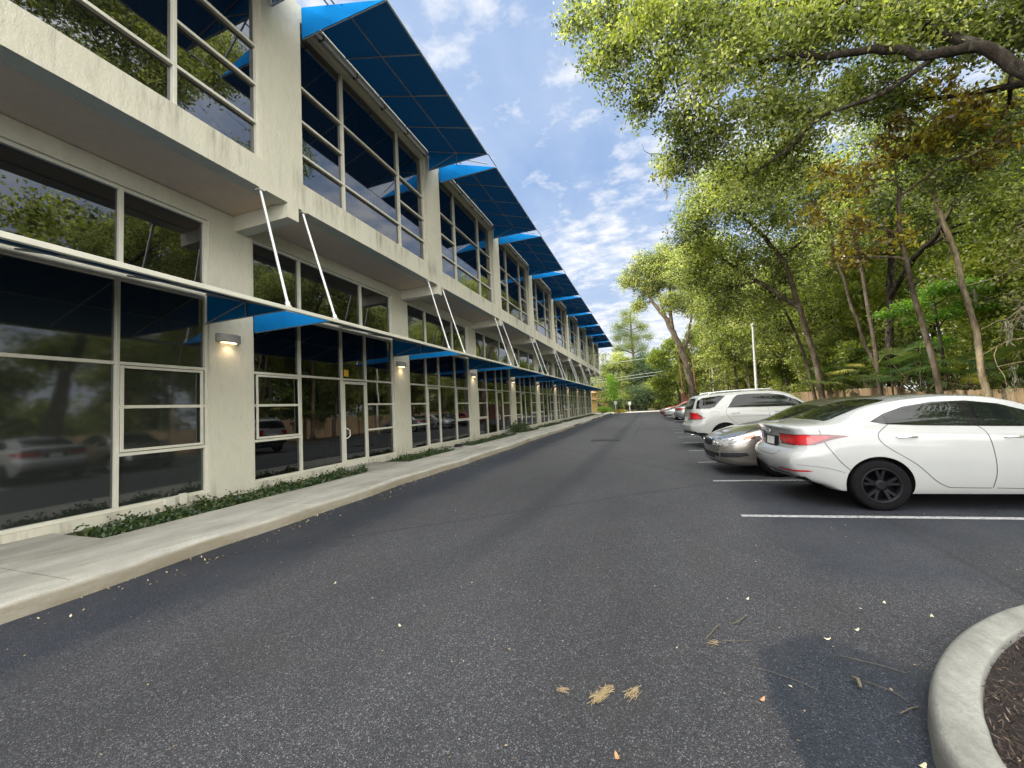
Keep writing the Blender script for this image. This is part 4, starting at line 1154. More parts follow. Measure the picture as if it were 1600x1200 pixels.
def build_suv(loc, rz, label):
    c = Car(SUV, loc, rz, label, M['p_white2'], 'suv'); G = M['car_glass']
    for v in ('L', 'Rt'):
        c.patch(v, [(-.78, 1.275), (-.70, 1.52), (-.58, 1.60), (-.06, 1.655), (.12, 1.650), (-.10, 1.46), (-.25, 1.31), (-.40, 1.265)], G, 'quarter_window', off=.006)
        c.patch(v, [(.12, 1.265), (.34, 1.56), (.46, 1.655), (.8, 1.675), (1.35, 1.655), (1.75, 1.58), (2.10, 1.40), (2.34, 1.22), (2.2, 1.225), (1.2, 1.245)], M['black_gloss'], 'window_surround', off=.004)
        c.patch(v, [(.17, 1.28), (.37, 1.555), (.48, 1.635), (.8, 1.655), (1.20, 1.645), (1.20, 1.26), (.7, 1.27)], G, 'side_window', off=.008)
        c.patch(v, [(1.27, 1.262), (1.27, 1.642), (1.6, 1.60), (1.85, 1.52), (2.08, 1.385), (2.24, 1.25)], G, 'side_window', off=.008)
        g = MB()
        c.seam(v, [(.10, 1.24), (.06, 1.10), (.16, .92), (.42, .68), (.52, .5), (.55, .40), (1.25, .38)], mb=g)
        c.seam(v, [(1.24, 1.23), (1.27, .8), (1.25, .4)], mb=g); c.seam(v, [(2.38, 1.2), (2.42, .8), (2.36, .4), (1.25, .38)], mb=g)
        c.seam(v, [(-.38, 1.165), (-.38, 1.04), (-.18, 1.04), (-.18, 1.165), (-.38, 1.165)], w=.005, mb=g)
        c.seam(v, [(.2, .985), (1.2, .975), (2.3, .95)], w=.004, mb=g)
        g.build('panel_gap', M['black'], c.root, fix=False)
        for hx in (.20, 1.42):
            h, _ = c.ray(v, (hx, 1.10)); sg = 1 if v == 'L' else -1
            MB().tube([h, h + Vector((.03, sg * .035, 0)), h + Vector((.2, sg * .035, 0)), h + Vector((.23, 0, 0))], .012, 8).build('door_handle', M['p_white2'], c.root, fix=False)
        c.patch(v, [(-1.2, .93), (-1.2, 1.16), (-.86, 1.15), (-.70, 1.08), (-.55, .97), (-.66, .93)], M['red_dark'], 'tail_lamp', off=.006, cell=.03)
        c.patch(v, [(-1.2, .95), (-1.2, 1.14), (-.88, 1.13), (-.74, 1.06), (-.62, .98), (-.70, .95)], M['red_lamp'], 'tail_lens', off=.011, cell=.03)
        c.patch(v, [(-1.2, .35), (-1.2, .54), (-.6, .50), (-.42, .46), (-.42, .30)], M['black'], 'bumper_cladding', off=.006, cell=.05)
        c.patch(v, [(4.0, .80), (4.0, .94), (3.5, 1.02), (3.2, 1.03), (3.4, .85)], M['lamp_clear'], 'headlight', off=.006, cell=.05)
        # roof rail
        yy = (1 if v == 'L' else -1) * .64
        pts = []
        for x in (-.35, -.25, .3, 1.0, 1.45, 1.55):
            h, _ = c.ray('top', (x, yy)); pts.append(h + Vector((0, 0, 0 if x in (-.35, 1.55) else .055)))
        MB().tube(smooth_path(pts, 3), .016, 8).build('roof_rail', M['chrome'], c.root, fix=False)
    for s_ in (-1, 1):
        c.patch('rear', [(s_ * .55, .95), (s_ * .55, 1.10), (s_ * .84, 1.14), (s_ * .84, .95)], M['red_lamp'], 'tail_lens', off=.010, cell=.04)
    c.patch('rear', [(-.66, 1.26), (-.56, 1.60), (.56, 1.60), (.66, 1.26)], G, 'rear_window', off=.006, cell=.07)
    c.patch('rear', [(-.8, .36), (-.8, .55), (.8, .55), (.8, .36)], M['black'], 'bumper_cladding', off=.005, cell=.08)
    c.patch('rear', [(-.25, .86), (-.25, 1.0), (.25, 1.0), (.25, .86)], M['white_paint'], 'licence_plate', off=.008, cell=.06)
    c.patch('front', [(-.5, .62), (-.55, .92), (.55, .92), (.5, .62)], M['black'], 'grille', off=.006, cell=.07)
    c.patch('wind', [(2.62, -.74), (2.68, 0), (2.62, .74), (1.95, .60), (1.9, 0), (1.95, -.60)], G, 'windscreen', cell=.08)
    h, _ = c.ray('Rt', (-.8, .43))
    for s_ in (-1, 1):
        MB().tube([(-.96, s_ * .6, .43), (-.86, s_ * .6, .43)], .04, 12).build('tailpipe', M['chrome'], c.root, fix=False)
    c.mirror(2.18, 1.17, M['p_white2'])
    for ax in c.sp['axles']:
        for side in (-1, 1): c.wheel(ax, side)
    return c

def place(nose_or_tail, x_end, y_near, spec, width):
    """returns (loc, rz): near side plane passes y_near at x=0"""
    a = AL
    off = y_near + width / 2 / math.cos(a)
    if nose_or_tail == 'tail':     # tail towards the road
        d = x_end - spec['x0'] * math.cos(a)
        return (d, off + d * math.tan(a), 0), a
    d = x_end + spec['x1'] * math.cos(a)
    return (d, off + d * math.tan(a), 0), a + math.pi
# white sedan: rear axle sits at x=2.76
build_sedan((2.74, 6.50 + .90, 0), R(4.5), 'white sedan with black wheels parked tail out, nearest the camera')
l, a = place('nose', 1.22, 8.70, SEDAN2, 1.86)
build_sedan2(l, a, 'taupe silver sedan with chrome grille parked nose out between two white cars', M['p_silver'])
l, a = place('tail', 1.14, 13.62, SUV, 1.92)
build_suv(l, a, 'tall white suv with roof rails and dark windows parked tail out')
l, a = place('tail', 1.70, 29.4, SEDAN2, 1.86)
s4 = build_sedan2(l, a, 'grey sedan parked tail out, showing just past the tail of the white suv', M['p_grey'])
def recolor(src, loc, rz, label, paint):
    r = copy_tree(src.root); r.location = loc; r.rotation_euler = (0, 0, rz); r['label'] = label
    for ch in children(r):
        if src.paint.name in [m_.name for m_ in ch.data.materials if m_]:
            ch.data = ch.data.copy()
            for i, m_ in enumerate(ch.data.materials):
                if m_ and m_.name == src.paint.name: ch.data.materials[i] = paint
    return r
l, a = place('nose', 1.15, 32.9, SEDAN2, 1.86)
recolor(s4, l, a, 'white sedan parked nose out beyond the grey sedan', M['p_white'])
l, a = place('nose', 1.35, 36.2, SEDAN2, 1.86)
recolor(s4, l, a, 'dark sedan parked nose out between the far white sedan and the red one', M['p_dark'])
l, a = place('nose', 1.05, 40.2, SEDAN2, 1.86)
recolor(s4, l, a, 'red sedan parked nose out, farthest of the parked cars', M['p_red'])
# ------------------------------------------------------------------ woodland
oak_over = [(-1.3, 12.5, 14.5, 0.72), (-0.3, 12.0, 13.8, 0.84), (-0.7, 12.0, 12.5, 0.72), (0.0, 11.5, 12.0, 0.75), (0.7, 11.0, 12.3, 0.8), (-0.4, 12.2, 11.6, 0.32), (0.4, 12.0, 10.7, 0.58), (1.0, 11.5, 10.9, 0.82), (1.8, 11.0, 11.5, 0.94), (2.1, 11.0, 10.1, 0.83), (1.4, 12.5, 10.0, 0.7), (1.1, 13.0, 9.1, 0.53), (1.7, 13.0, 9.2, 0.64), (2.4, 12.5, 9.5, 0.94), (3.0, 11.5, 11.1, 1.02), (3.6, 12.5, 9.9, 1.0), (4.3, 12.0, 11.1, 1.03), (4.8, 13.0, 9.7, 1.1), (5.3, 12.0, 11.2, 1.0), (3.2, 14.0, 8.8, 1.03), (4.4, 14.0, 8.9, 1.1), (6.4, 14.0, 10.7, 0.96), (6.4, 12.0, 10.8, 0.96), (7.2, 12.0, 10.5, 0.93), (8.0, 12.0, 10.2, 0.91), (8.6, 12.0, 9.9, 0.88), (7.4, 14.0, 10.2, 0.93), (8.7, 14.5, 9.2, 0.92), (9.8, 14.5, 8.9, 0.98),
            (.9, 12.2, 13.6, .8), (2.2, 12.2, 13.0, .9), (3.5, 12.5, 12.6, .9), (5, 12.5, 12.6, 1.0), (6.4, 12.4, 12.3, 1.0), (8, 12.6, 12, 1.1), (9.5, 12, 11, 1.1)] + [(x + .6 * math.sin(z * 3 + x), y, z, 1.3) for x, y, z in [(-.8, 7.4, 13.2), (0, 9.2, 15), (1, 7, 15.4), (1.2, 10.6, 16.6), (2.2, 8.6, 17.2), (2.6, 6.2, 16), (3.4, 10.2, 18), (3.8, 7.6, 18.6), (4.6, 5.6, 17), (5, 9.2, 19.6), (5.8, 7.2, 19.4), (6.6, 5, 18), (7, 9.6, 20.4), (7.8, 7.4, 20), (2, 5, 14.4), (4.2, 4.4, 15.4), (6, 11.4, 18.6), (8.6, 10, 18), (.2, 5.8, 13.6), (3, 9, 14.6), (5.4, 8, 15.6), (7.6, 9.2, 16)]]
limb = [(10.6, 11.2, 5.2), (9.2, 11.1, 7.0), (8.0, 11.1, 8.1), (7.5, 11.3, 9.0), (6.7, 11.5, 9.3), (6.0, 11.6, 9.8), (5.0, 11.7, 10.1), (4.1, 11.8, 10.5), (3.0, 12.0, 10.7), (1.8, 12.1, 11.3), (.6, 12.1, 12.0)]
limb2 = [(6.9, 11.5, 9.3), (6.0, 11.9, 8.9), (5.0, 12.4, 9.0), (4.2, 12.8, 8.5), (3.4, 13.2, 8.2)]
limb3 = [(7.5, 11.3, 9.0), (7.0, 11.8, 10.2), (6.0, 12.2, 11.6), (4.4, 12.4, 12.4), (2.6, 12.4, 13.1)]
limb4 = [(9.2, 11.1, 7.0), (9.0, 12.2, 8.4), (8.6, 13.4, 9.2), (7.4, 14.2, 9.9)]
tree('huge live oak leaning out over the parked cars on a dark forked limb', [(11.9, 11.0, 0), (11.6, 11.1, 2.0), (11.1, 11.2, 4.0), (10.6, 11.2, 5.2)], .42, .20, oak_over,
     M['leaf_oak'], M['bark_dark'], L=.125, W=.5, dens=24, leaves=22, sig=.19, limbs=[(limb, .15, .03), (limb2, .07, .025), (limb3, .10, .03), (limb4, .12, .04)], twigs=7, droop=.22, moss=16, cat='oak tree', name='live_oak', bare=90)
oak_mid = [(3.1, 22.0, 11.3, 1.26), (4.6, 22.0, 11.3, 1.56), (3.8, 24.0, 9.9, 1.43), (5.7, 21.0, 10.9, 1.51), (5.4, 24.0, 9.2, 1.68), (7.0, 22.0, 10.4, 1.55), (7.7, 20.0, 11.3, 1.39), (7.1, 24.0, 8.6, 1.7), (3.7, 26.0, 8.7, 1.32), (7.9, 20.0, 9.0, 1.23), (5.5, 27.0, 7.5, 1.57), (4, 23, 13, 1.6), (6.4, 22, 13, 1.6), (2.7, 22, 10.4, 1.1), (3.2, 24, 10.2, 1.2), (2.9, 25, 9.2, 1.1), (4.6, 25, 7.9, 1.3), (4.2, 27, 6.9, 1.1), (6.6, 25, 7, 1.3)]
tree('broad oak with a ragged crown hanging above the white suv', [(8.4, 24, 0), (8.2, 24, 3), (7.6, 23.6, 6), (7.0, 23, 8.2)], .15, .10, oak_mid, M['leaf_oak'], M['bark_mid'],
     L=.15, W=.52, dens=13, leaves=20, sig=.28, limbs=[([(7.6, 23.6, 6), (6.2, 23.8, 7.4), (5.0, 24.0, 8.6), (4.0, 24, 9.6)], .13, .05), ([(7, 23, 8.2), (5.8, 22.5, 10), (4.6, 22, 11)], .12, .05)], twigs=5, droop=.2, moss=8, cat='oak tree', name='oak_tree', tint=-.02, bare=90)
tree('pale barked leaning trunk in front of the board fence, with a dark crown', [(8.95, 14.6, 0), (8.9, 14.6, 1.1), (8.8, 14.6, 1.8), (8.85, 14.7, 3.0), (8.75, 14.8, 4.4), (8.75, 14.9, 5.4), (8.55, 15.0, 6.8), (8.6, 15.3, 8)], .082, .055,
     [(10.0, 17.0, 9.0, 1.3), (10.9, 17.0, 8.1, 1.26), (9.6, 18.0, 9.9, 1.17), (8.9, 15.6, 8.6, .8), (9.6, 15.2, 8.0, .7), (8.4, 14.9, 7.7, .8), (9.0, 14.8, 7.0, .6), (8.2, 15.2, 8.6, .8)], M['leaf_deep'], M['bark_pale'], L=.13, dens=12, leaves=18, sig=.25, twigs=5, name='broadleaf_tree', bare=14)
tree('yellow and brown leaved magnolia spreading before the dark wood', [(8.6, 15.9, 0), (8.5, 15.9, 2.2), (8.1, 15.7, 4.5), (7.7, 15.2, 6.4), (7.6, 14.8, 7.6)], .09, .05,
     [(5.9, 15.0, 8.7, 0.62), (6.5, 15.0, 8.1, 0.69), (5.6, 15.0, 7.4, 0.58), (7.2, 14.5, 8.4, 0.65), (7.8, 14.0, 8.5, 0.69), (8.4, 13.5, 8.8, 0.68), (6.8, 15.5, 7.0, 0.62), (9.0, 13.5, 8.9, 0.6), (8.1, 13.5, 9.8, 0.59), (7.4, 14.2, 9.2, 0.64), (6.6, 16.0, 6.1, 0.56), (9.3, 14, 7.9, .6), (7.6, 15.4, 6.4, .6)],
     M['leaf_yel'], M['bark_mid'], L=.20, W=.38, dens=13, leaves=10, sig=.17, twigs=7, name='magnolia_tree', cat='magnolia', tint=.05)
tree('twin stemmed tree with lit brown bark rising behind the palmettos', [(8.9, 20, 0), (8.9, 20.0, 2.9), (8.9, 20.2, 5.0), (8.9, 20.4, 7.3), (8.8, 20.5, 8.8), (9.0, 21.0, 11.6)], .085, .05,
     [(9.2, 19.0, 9.0, 1.26), (9.4, 21.5, 11, 1.5), (8.1, 20.8, 10.4, 1.2), (10.4, 20.6, 9.6, 1.2)], M['leaf_deep'], M['bark_mid'], L=.14, dens=11, leaves=18, sig=.27, limbs=[([(8.9, 20.1, 2.5), (8.5, 20.3, 4.6), (8.2, 20.4, 6.8), (7.8, 20.6, 9)], .07, .04)], name='broadleaf_tree', bare=10)
tree('thick dark trunk with a long black limb rising to the right', [(10.1, 22, 0), (10.2, 22.0, 1.2), (10.3, 22.0, 3.5), (10.6, 22.0, 6.4), (10.8, 22.0, 8.1), (10.9, 22.0, 10.5), (11.1, 22.0, 13.4)], .17, .09,
     [(10.1, 24.0, 8.4, 1.55), (12.2, 25.0, 8.7, 1.64), (10.4, 23.0, 10.2, 1.38), (10.9, 22, 13, 1.8), (11.3, 16.0, 8.7, 1.16), (11.6, 17.0, 7.1, 1.23), (10.9, 20, 8.6, 1.2), (12.2, 19.0, 7.0, 1.1)], M['leaf_deep'], M['bark_dark'], L=.14, dens=12, leaves=18, sig=.27,
     limbs=[([(10.5, 22.0, 5.6), (10.4, 20.6, 6.3), (10.3, 19.4, 6.8), (10.3, 18.2, 7.1), (10.4, 17.6, 7.9)], .12, .06), ([(10.3, 19.4, 6.8), (11, 19, 7.2), (12, 18.6, 7.2)], .07, .04)], name='broadleaf_tree', bare=16, moss=6, tint=-.06)
tree('slanting grey brown tree between the suv and the palmettos', [(9.05, 27, 0), (9.0, 27.0, 1.3), (8.8, 27.0, 3.2), (8.4, 27.0, 5.1), (7.9, 27.0, 6.7), (7.4, 27.0, 8.4)], .10, .06,
     [(8.8, 28.0, 7.6, 1.56), (9.5, 26.0, 8.5, 1.61), (7.2, 27, 8.8, 1.3), (8, 28, 5.6, 1.0)], M['leaf_oak'], M['bark_mid'], L=.16, dens=10, leaves=18, sig=.3, name='broadleaf_tree', bare=8)
tree('low maple with bright lime green layered leaves beside the pale trunk', [(9.9, 18, 0), (9.9, 18, 2), (9.8, 17.9, 3.6), (9.7, 17.8, 4.6)], .06, .03,
     [(8.9, 17.5, 4.5, 0.59, .35), (9.6, 17.5, 4.9, 0.72, .35), (10.3, 17.5, 4.9, 0.71, .35), (8.5, 18.0, 4.3, 0.47, .3), (10.8, 18.0, 4.3, 0.68, .35), (10.1, 18.0, 4.1, 0.5, .3), (9.4, 18.0, 4.0, 0.41, .3), (10.2, 18.5, 3.2, 0.46, .4), (11.4, 18.5, 4.9, .6, .35)],
     M['leaf_bright'], M['bark_dark'], L=.11, dens=26, leaves=16, sig=.13, name='maple_tree', cat='maple')
# oak at the far end of the stalls, forked and leaning left
tree('tall forked oak leaning over the lane at the far end of the stalls', [(5.0, 50.0, 0), (5.0, 50.0, 0.4), (4.8, 50.0, 3.3), (4.2, 50.0, 6.8), (3.3, 50.0, 9.6), (2.7, 50.5, 11.4)], .46, .28,
     [(0.9, 52.0, 18.8, 2.28), (3.2, 52.0, 19.2, 2.41), (-1.2, 52.0, 17.1, 1.65), (1.1, 52.0, 15.8, 2.0), (4.4, 50.0, 16.4, 2.59), (3.4, 50.0, 13.3, 1.6), (5.5, 50.0, 13.1, 2.26), (-0.2, 52.0, 13.9, 1.0), (6.0, 48.0, 17.7, 2.17), (2.4, 51, 17, 1.8)],
     M['leaf_oak'], M['bark_mid'], L=.21, W=.55, dens=11, leaves=20, sig=.40, limbs=[([(2.7, 50.5, 11.4), (1.4, 51.0, 13.6), (.4, 51.6, 15.6), (-.6, 52, 17)], .24, .08), ([(3.3, 50, 9.6), (3.2, 50.4, 12.4), (3.4, 51, 15.5), (3.2, 51.6, 18)], .24, .08), ([(2.7, 50.5, 11.4), (2.2, 51, 14), (1.8, 51.5, 17)], .16, .06), ([(4.2, 50, 6.8), (5, 50, 9.5), (5.6, 50, 12)], .2, .08)], cat='oak tree', name='oak_tree', twigs=6, bare=20, tint=.04)
tree('yellow green tree hanging low behind the brick gate pillar', [(4.2, 60, 0), (4, 60, 3), (3.6, 60, 6)], .2, .1,
     [(1.8, 60.0, 7.7, 1.84), (3.3, 60.0, 4.8, 2.0), (1.6, 60.0, 4.0, 1.47), (5.0, 58.0, 7.2, 1.92), (5.2, 58.0, 4.2, 1.74), (3.7, 60.0, 9.3, 1.64), (2.2, 60, 2.2, 1.2)], M['leaf_yg'], M['bark_mid'], L=.32, W=.5, dens=9, leaves=14, sig=.42, name='broadleaf_tree')
tree('thin crowned tall cypress with bare upper twigs at the end of the street', [(-2.2, 85, 0), (-2.3, 85, 8), (-2.5, 85, 15), (-2.4, 85, 20.5)], .4, .08,
     [(-2.5, 85.0, 18.8, 2.0), (-4.9, 85.0, 17.4, 1.6), (-0.3, 85.0, 17.0, 1.6), (-3.6, 85, 15.6, 1.7), (-1.4, 85, 15, 1.6), (-5.6, 85, 15.2, 1.3), (.8, 85, 14.8, 1.2), (-2.8, 85.0, 13.4, 2.2), (-5.5, 85.0, 13.0, 1.5), (-0.4, 85.0, 12.5, 1.5), (-3.2, 85.0, 8.7, 2.93), (-3.6, 85.0, 20.3, 1.1), (-1.4, 85.0, 20.7, 1.1), (-5, 85, 9.5, 2)],
     M['leaf_yg'], M['bark_mid'], L=.20, W=.4, dens=9, leaves=17, sig=.55, twigs=16, name='cypress_tree', cat='cypress', bare=130, tint=-.1)
tree('mixed dark green tree filling the end of the street left of the cypress', [(-5.6, 76, 0), (-5.8, 76, 4), (-6, 76, 8)], .3, .12,
     [(-7.5, 75.0, 6.5, 1.6), (-8.0, 74, 4.4, 1.5), (-7.6, 73, 2.6, 1.3), (-6.2, 75.0, 8.2, 1.67), (-4.7, 75.0, 5.1, 2.37), (-6.5, 75.0, 3.4, 1.67), (-3.6, 76, 8.4, 1.9), (-5, 77, 10, 1.6), (-3.6, 72.0, 2.4, 1.7)], M['leaf_oak'], M['bark_mid'], L=.24, W=.5, dens=12, leaves=18, sig=.45, name='broadleaf_tree', tint=.08)
tree('dense bluish evergreen at the middle of the street end', [(-.6, 74, 0), (-.8, 74, 4), (-1, 74, 7)], .3, .12,
     [(-1.8, 75.0, 6.0, 2.11), (-1.4, 72.0, 3.0, 2.01), (0.7, 72.0, 2.6, 1.7), (.8, 75, 7, 2.2), (-.4, 76, 9, 2.0), (2.4, 74, 4.2, 2.2), (2.6, 76, 8.6, 2.2)], M['leaf_blue'], M['bark_dark'], L=.24, W=.5, dens=12, leaves=18, sig=.45, name='evergreen_tree', cat='evergreen')
tree('far hazy tree just past the end wall of the office', [(-9.4, 92, 0), (-9.4, 92, 6), (-9.3, 92, 11)], .3, .1, [(-9.4, 92, 12.6, 1.3), (-8.8, 92, 10.4, 1.6), (-10.4, 92, 9.6, 1.6), (-9.6, 92, 7, 2)], M['leaf_deep'], M['bark_mid'], L=.34, W=.5, dens=3, leaves=10, sig=.5, name='broadleaf_tree', bare=30)
tree('small lime green street tree before the ochre house', [(-5.2, 64, 0), (-5.2, 64, 1.6), (-5.1, 64, 3)], .06, .04, [(-5.1, 64, 4.6, 1.0), (-5.4, 64, 3.4, .85), (-4.9, 64, 2.5, .6), (-5.5, 64, 5.6, .7)], M['leaf_bright'], M['bark_mid'], L=.26, W=.5, dens=10, leaves=12, sig=.3, name='street_tree')

# filler trees along the fence line: each its own crown and look
W = [
 ('leafy tree over the tail of the white suv', (7.2, 38), [(6.0, 38.0, 7.2, 1.68), (7.5, 38.0, 7.1, 1.76), (5.3, 38.0, 5.1, 1.35), (6.8, 38.0, 4.9, 1.33), (8.3, 36.0, 7.7, 1.65), (6.4, 38, 9.6, 1.7)], 'leaf_oak', 'bark_mid', .08),
 ('deep green tree beside the white lamp post', (9.4, 33), [(8.6, 33.0, 7.1, 1.78), (9.9, 32.0, 6.3, 1.6), (8.8, 33.0, 4.7, 1.39), (10.5, 32.0, 4.8, 1.32), (10.7, 31.0, 6.8, 1.45), (9.2, 33, 9.6, 1.8)], 'leaf_deep', 'bark_dark', .1),
 ('low hanging green tree right of the lamp post', (10.6, 26.5), [(10.2, 26.0, 6.2, 1.4), (11.3, 26.0, 6.7, 1.38), (9.7, 26.0, 4.5, 0.98), (10.9, 26.0, 4.7, 0.97), (11.6, 25.0, 5.1, 0.98)], 'leaf_oak', 'bark_dark', 0),
 ('dark leafy tree at the right edge above the fence', (13, 20.5), [(12.8, 20.0, 4.5, 1.22), (13.6, 20.0, 5.3, 1.2), (12.3, 20.0, 3.0, 0.83), (12.7, 19.0, 2.9, 0.91), (12.2, 21.0, 3.7, 0.78), (14, 19, 7, 1.5)], 'leaf_deep', 'bark_dark', .1),
 ('tall oak filling the gap between the far oak and the suv roof', (7.6, 44), [(6.0, 44.0, 10.9, 1.7), (7.8, 44.0, 12.0, 1.94), (6.4, 44.0, 8.9, 1.56), (9.1, 42.0, 11.3, 1.95), (7.6, 43, 14, 2), (9.4, 42, 8.6, 1.8), (5.4, 44, 12.6, 1.8), (5.2, 44, 14.6, 1.9), (5, 45, 16.4, 1.9), (7, 44, 17, 2.1), (8, 43, 6.4, 1.5)], 'leaf_oak', 'bark_mid', .1),
 ('orange tinged tree behind the far row of slim trunks', (8.2, 56), [(7.4, 56, 4.4, 1.6), (8.8, 56, 5.4, 1.9), (7.6, 56, 7.6, 2.0), (9.6, 55, 8.4, 2), (6.6, 57, 9.6, 1.7)], 'leaf_yg', 'bark_red', .1),
 ('fine leaved tree behind the slanting grey brown trunk', (12.4, 34), [(11.6, 34, 8.6, 1.9), (13, 33, 7, 1.9), (12.4, 34, 10.8, 2), (11.4, 34, 5.6, 1.5)], 'leaf_deep', 'bark_dark', .12),
 ('high crowned tree above the twin stemmed tree', (13.4, 28), [(12.6, 28, 9.4, 1.9), (14.2, 28, 8, 1.9), (13, 28, 12, 2.2), (11.4, 28, 11.4, 1.8)], 'leaf_oak', 'bark_dark', 0),
 ('shaded tree behind the thick dark trunk', (15, 24), [(14.2, 24, 8, 1.8), (15.6, 24, 9.6, 2), (14.6, 23, 5.4, 1.4), (13.4, 24, 11, 1.8)], 'leaf_deep', 'bark_dark', 0),
 ('tree whose shadowed crown fills the upper right corner', (14.6, 14.6), [(13.4, 14.6, 8.6, 1.4), (12.6, 15.4, 6.8, 1.1), (14.4, 14, 10.8, 1.8), (12.4, 14, 10, 1.4), (13.6, 15.6, 5.4, 1.2)], 'leaf_deep', 'bark_dark', 0),
]
for (lb, (tx, ty), bl, lm, bk, tn) in W:
    bl = bl + [(b[0] + rnd.uniform(-1.3, 1.3), b[1] + rnd.uniform(-1, 1.6), max(1.6, b[2] + rnd.uniform(-2.6, 1.4)), b[3] * rnd.uniform(.7, .95)) for b in bl]
    zt = sum(b[2] for b in bl) / len(bl)
    tree(lb, [(tx + rnd.uniform(-.3, .3), ty, 0), (tx, ty, zt * .35), (tx + rnd.uniform(-.4, .4), ty, zt * .7), (tx + rnd.uniform(-.4, .4), ty, zt)], .09, .05, bl, M[lm], M[bk], L=.095 + .0022 * ty, W=.5, dens=10, leaves=16, sig=.30, twigs=5, name='broadleaf_tree', group='trees along the fence', bare=10, tint=tn, moss=4)
# two trees beside the camera (mirrored in the shop windows)
for (tx, ty, lb) in ((11.5, 6.0, 'oak past the right edge, mirrored in the near shop windows'), (12.5, 0.5, 'rounded oak mirrored in the near upper windows')):
    bl = [(tx + rnd.uniform(-2.2, 2.0), ty + rnd.uniform(-2, 2), rnd.uniform(3.5, 12), rnd.uniform(1.1, 1.7)) for _ in range(16)]
    tree(lb, [(tx, ty, 0), (tx, ty, 4), (tx - .3, ty, 8)], .25, .12, bl, M['leaf_oak'], M['bark_dark'], L=.2, W=.5, dens=6, leaves=14, sig=.3, name='broadleaf_tree')

# slim bare stems at the far end, sunlit
STEM = ['first', 'second', 'third', 'fourth', 'fifth', 'sixth', 'seventh']
for i, (px, py, hh, lean, bk) in enumerate([(4.4, 55.4, 8, -.4, 'bark_red'), (5.6, 53, 9, -.2, 'bark_red'), (7.0, 52, 7, .2, 'bark_pale'), (7.8, 50.5, 8, -.3, 'bark_pale'), (7.4, 46, 8, -.4, 'bark_pale'), (8.2, 44.6, 7, .3, 'bark_mid'), (8.4, 38.5, 8, -.6, 'bark_pale')]):
    tree(f'slim {"reddish" if bk == "bark_red" else "pale"} stem behind the far cars, {STEM[i]} from the brick pillar', [(px, py, 0), (px + lean * .3, py, hh * .3), (px + lean * .6, py, hh * .65), (px + lean, py, hh)], .13, .06,
         [(px + lean, py, hh + .3, .9), (px + lean + .8, py + .4, hh - .6, .7), (px + lean - .7, py, hh - .4, .6)], M['leaf_yg' if i % 2 else 'leaf_oak'], M[bk], L=.26, W=.5, dens=8, leaves=10, sig=.3, name='slender_tree', group='slim trees by the far stalls', twigs=4)
# dead tree with moss at the right edge
def dead_tree():
    base = Vector((10.4, 13.2, 0)); r = empty('dead_tree', base, 0, 'bare grey branches draped with pale moss at the right edge', 'dead tree')
    mb = MB(); tp = smooth_path([(0, 0, 0), (.1, 0, 2), (-.1, .1, 4), (0, .2, 5.4)], 4, .02); mb.tube(tp, [.08 - .05 * i / (len(tp) - 1) for i in range(len(tp))], 8)
    mb.build('trunk', M['bark_mid'], r, fix=False)
    b = MB(); ends = []
    for i in range(26):
        z = rnd.uniform(2.4, 5.3); a = rnd.uniform(-math.pi, math.pi); ln = rnd.uniform(.9, 2.2)
        s0 = Vector((0, .1, z)); e = s0 + Vector((math.cos(a) * ln, math.sin(a) * ln * .7, rnd.uniform(-.9, .7)))
        cv = curve(s0, e, .22, 7); b.tube(cv, [.022 - .0025 * k for k in range(8)], 5, False); ends.append(e)
        for k in range(5):
            q = cv[rnd.randint(2, 7)]; e2 = q + Vector((rnd.uniform(-.7, .7), rnd.uniform(-.5, .5), rnd.uniform(-.7, .4)))
            b.tube(curve(q, e2, .2, 4), [.010, .008, .006, .004, .003], 4, False); ends.append(e2)
    b.build('branches', M['bark_pale'], r, fix=False)
    for e in ends[::7]: moss_strand(np.array(e), rnd.uniform(.3, .8), r)
dead_tree()

# palmettos: fans of narrow blades on arching stalks
def palmetto_mesh(seed, nf=15, R0=.62):
    rr = random.Random(seed); st = MB(); vs = []; tn = []
    for i in range(nf):
        a = rr.uniform(0, 2 * math.pi); el = rr.uniform(.35, 1.35); ln = rr.uniform(.7, 1.5)
        tip = Vector((math.cos(a) * math.cos(el) * ln, math.sin(a) * math.cos(el) * ln, math.sin(el) * ln))
        st.tube([Vector((0, 0, 0)), tip * .55 + Vector((0, 0, .05)), tip], [.012, .009, .006], 5, False)
        fwd = Vector((math.cos(a), math.sin(a), rr.uniform(-.25, .6))).normalized(); sd_ = fwd.cross(Vector((0, 0, 1))).normalized(); up = sd_.cross(fwd)
        R1 = R0 * rr.uniform(.75, 1.2); tint = rr.choice([.2, .35, .5, .6, .6, .8, .97]); fold = rr.uniform(.1, .35)
        for k in range(30):
            t = (k / 29 - .5) * 3.9; d = (fwd * math.cos(t) + sd_ * math.sin(t) + up * (-fold * abs(math.sin(t)))).normalized()
            l = R1 * (1 - .22 * abs(t) / 1.95) * rr.uniform(.9, 1.05); s = (-fwd * math.sin(t) + sd_ * math.cos(t)).normalized() * .016
            mid = tip + d * l * .55; end = tip + d * l + Vector((0, 0, -.10 * l))
            vs += [tip, mid + s, end, mid - s]; tn += [tint + rr.uniform(-.1, .1)] * 4
    v = np.array([tuple(q) for q in vs]); return st, np_mesh('fan', v, np.arange(len(v)).reshape(-1, 4), M['leaf_palm'], tint=np.clip(np.array(tn), 0, 1))
pm = [palmetto_mesh(s_) for s_ in (3, 8, 21)]; stalk = [a.mesh('stalk', M['bark_mid']) for a, b in pm]
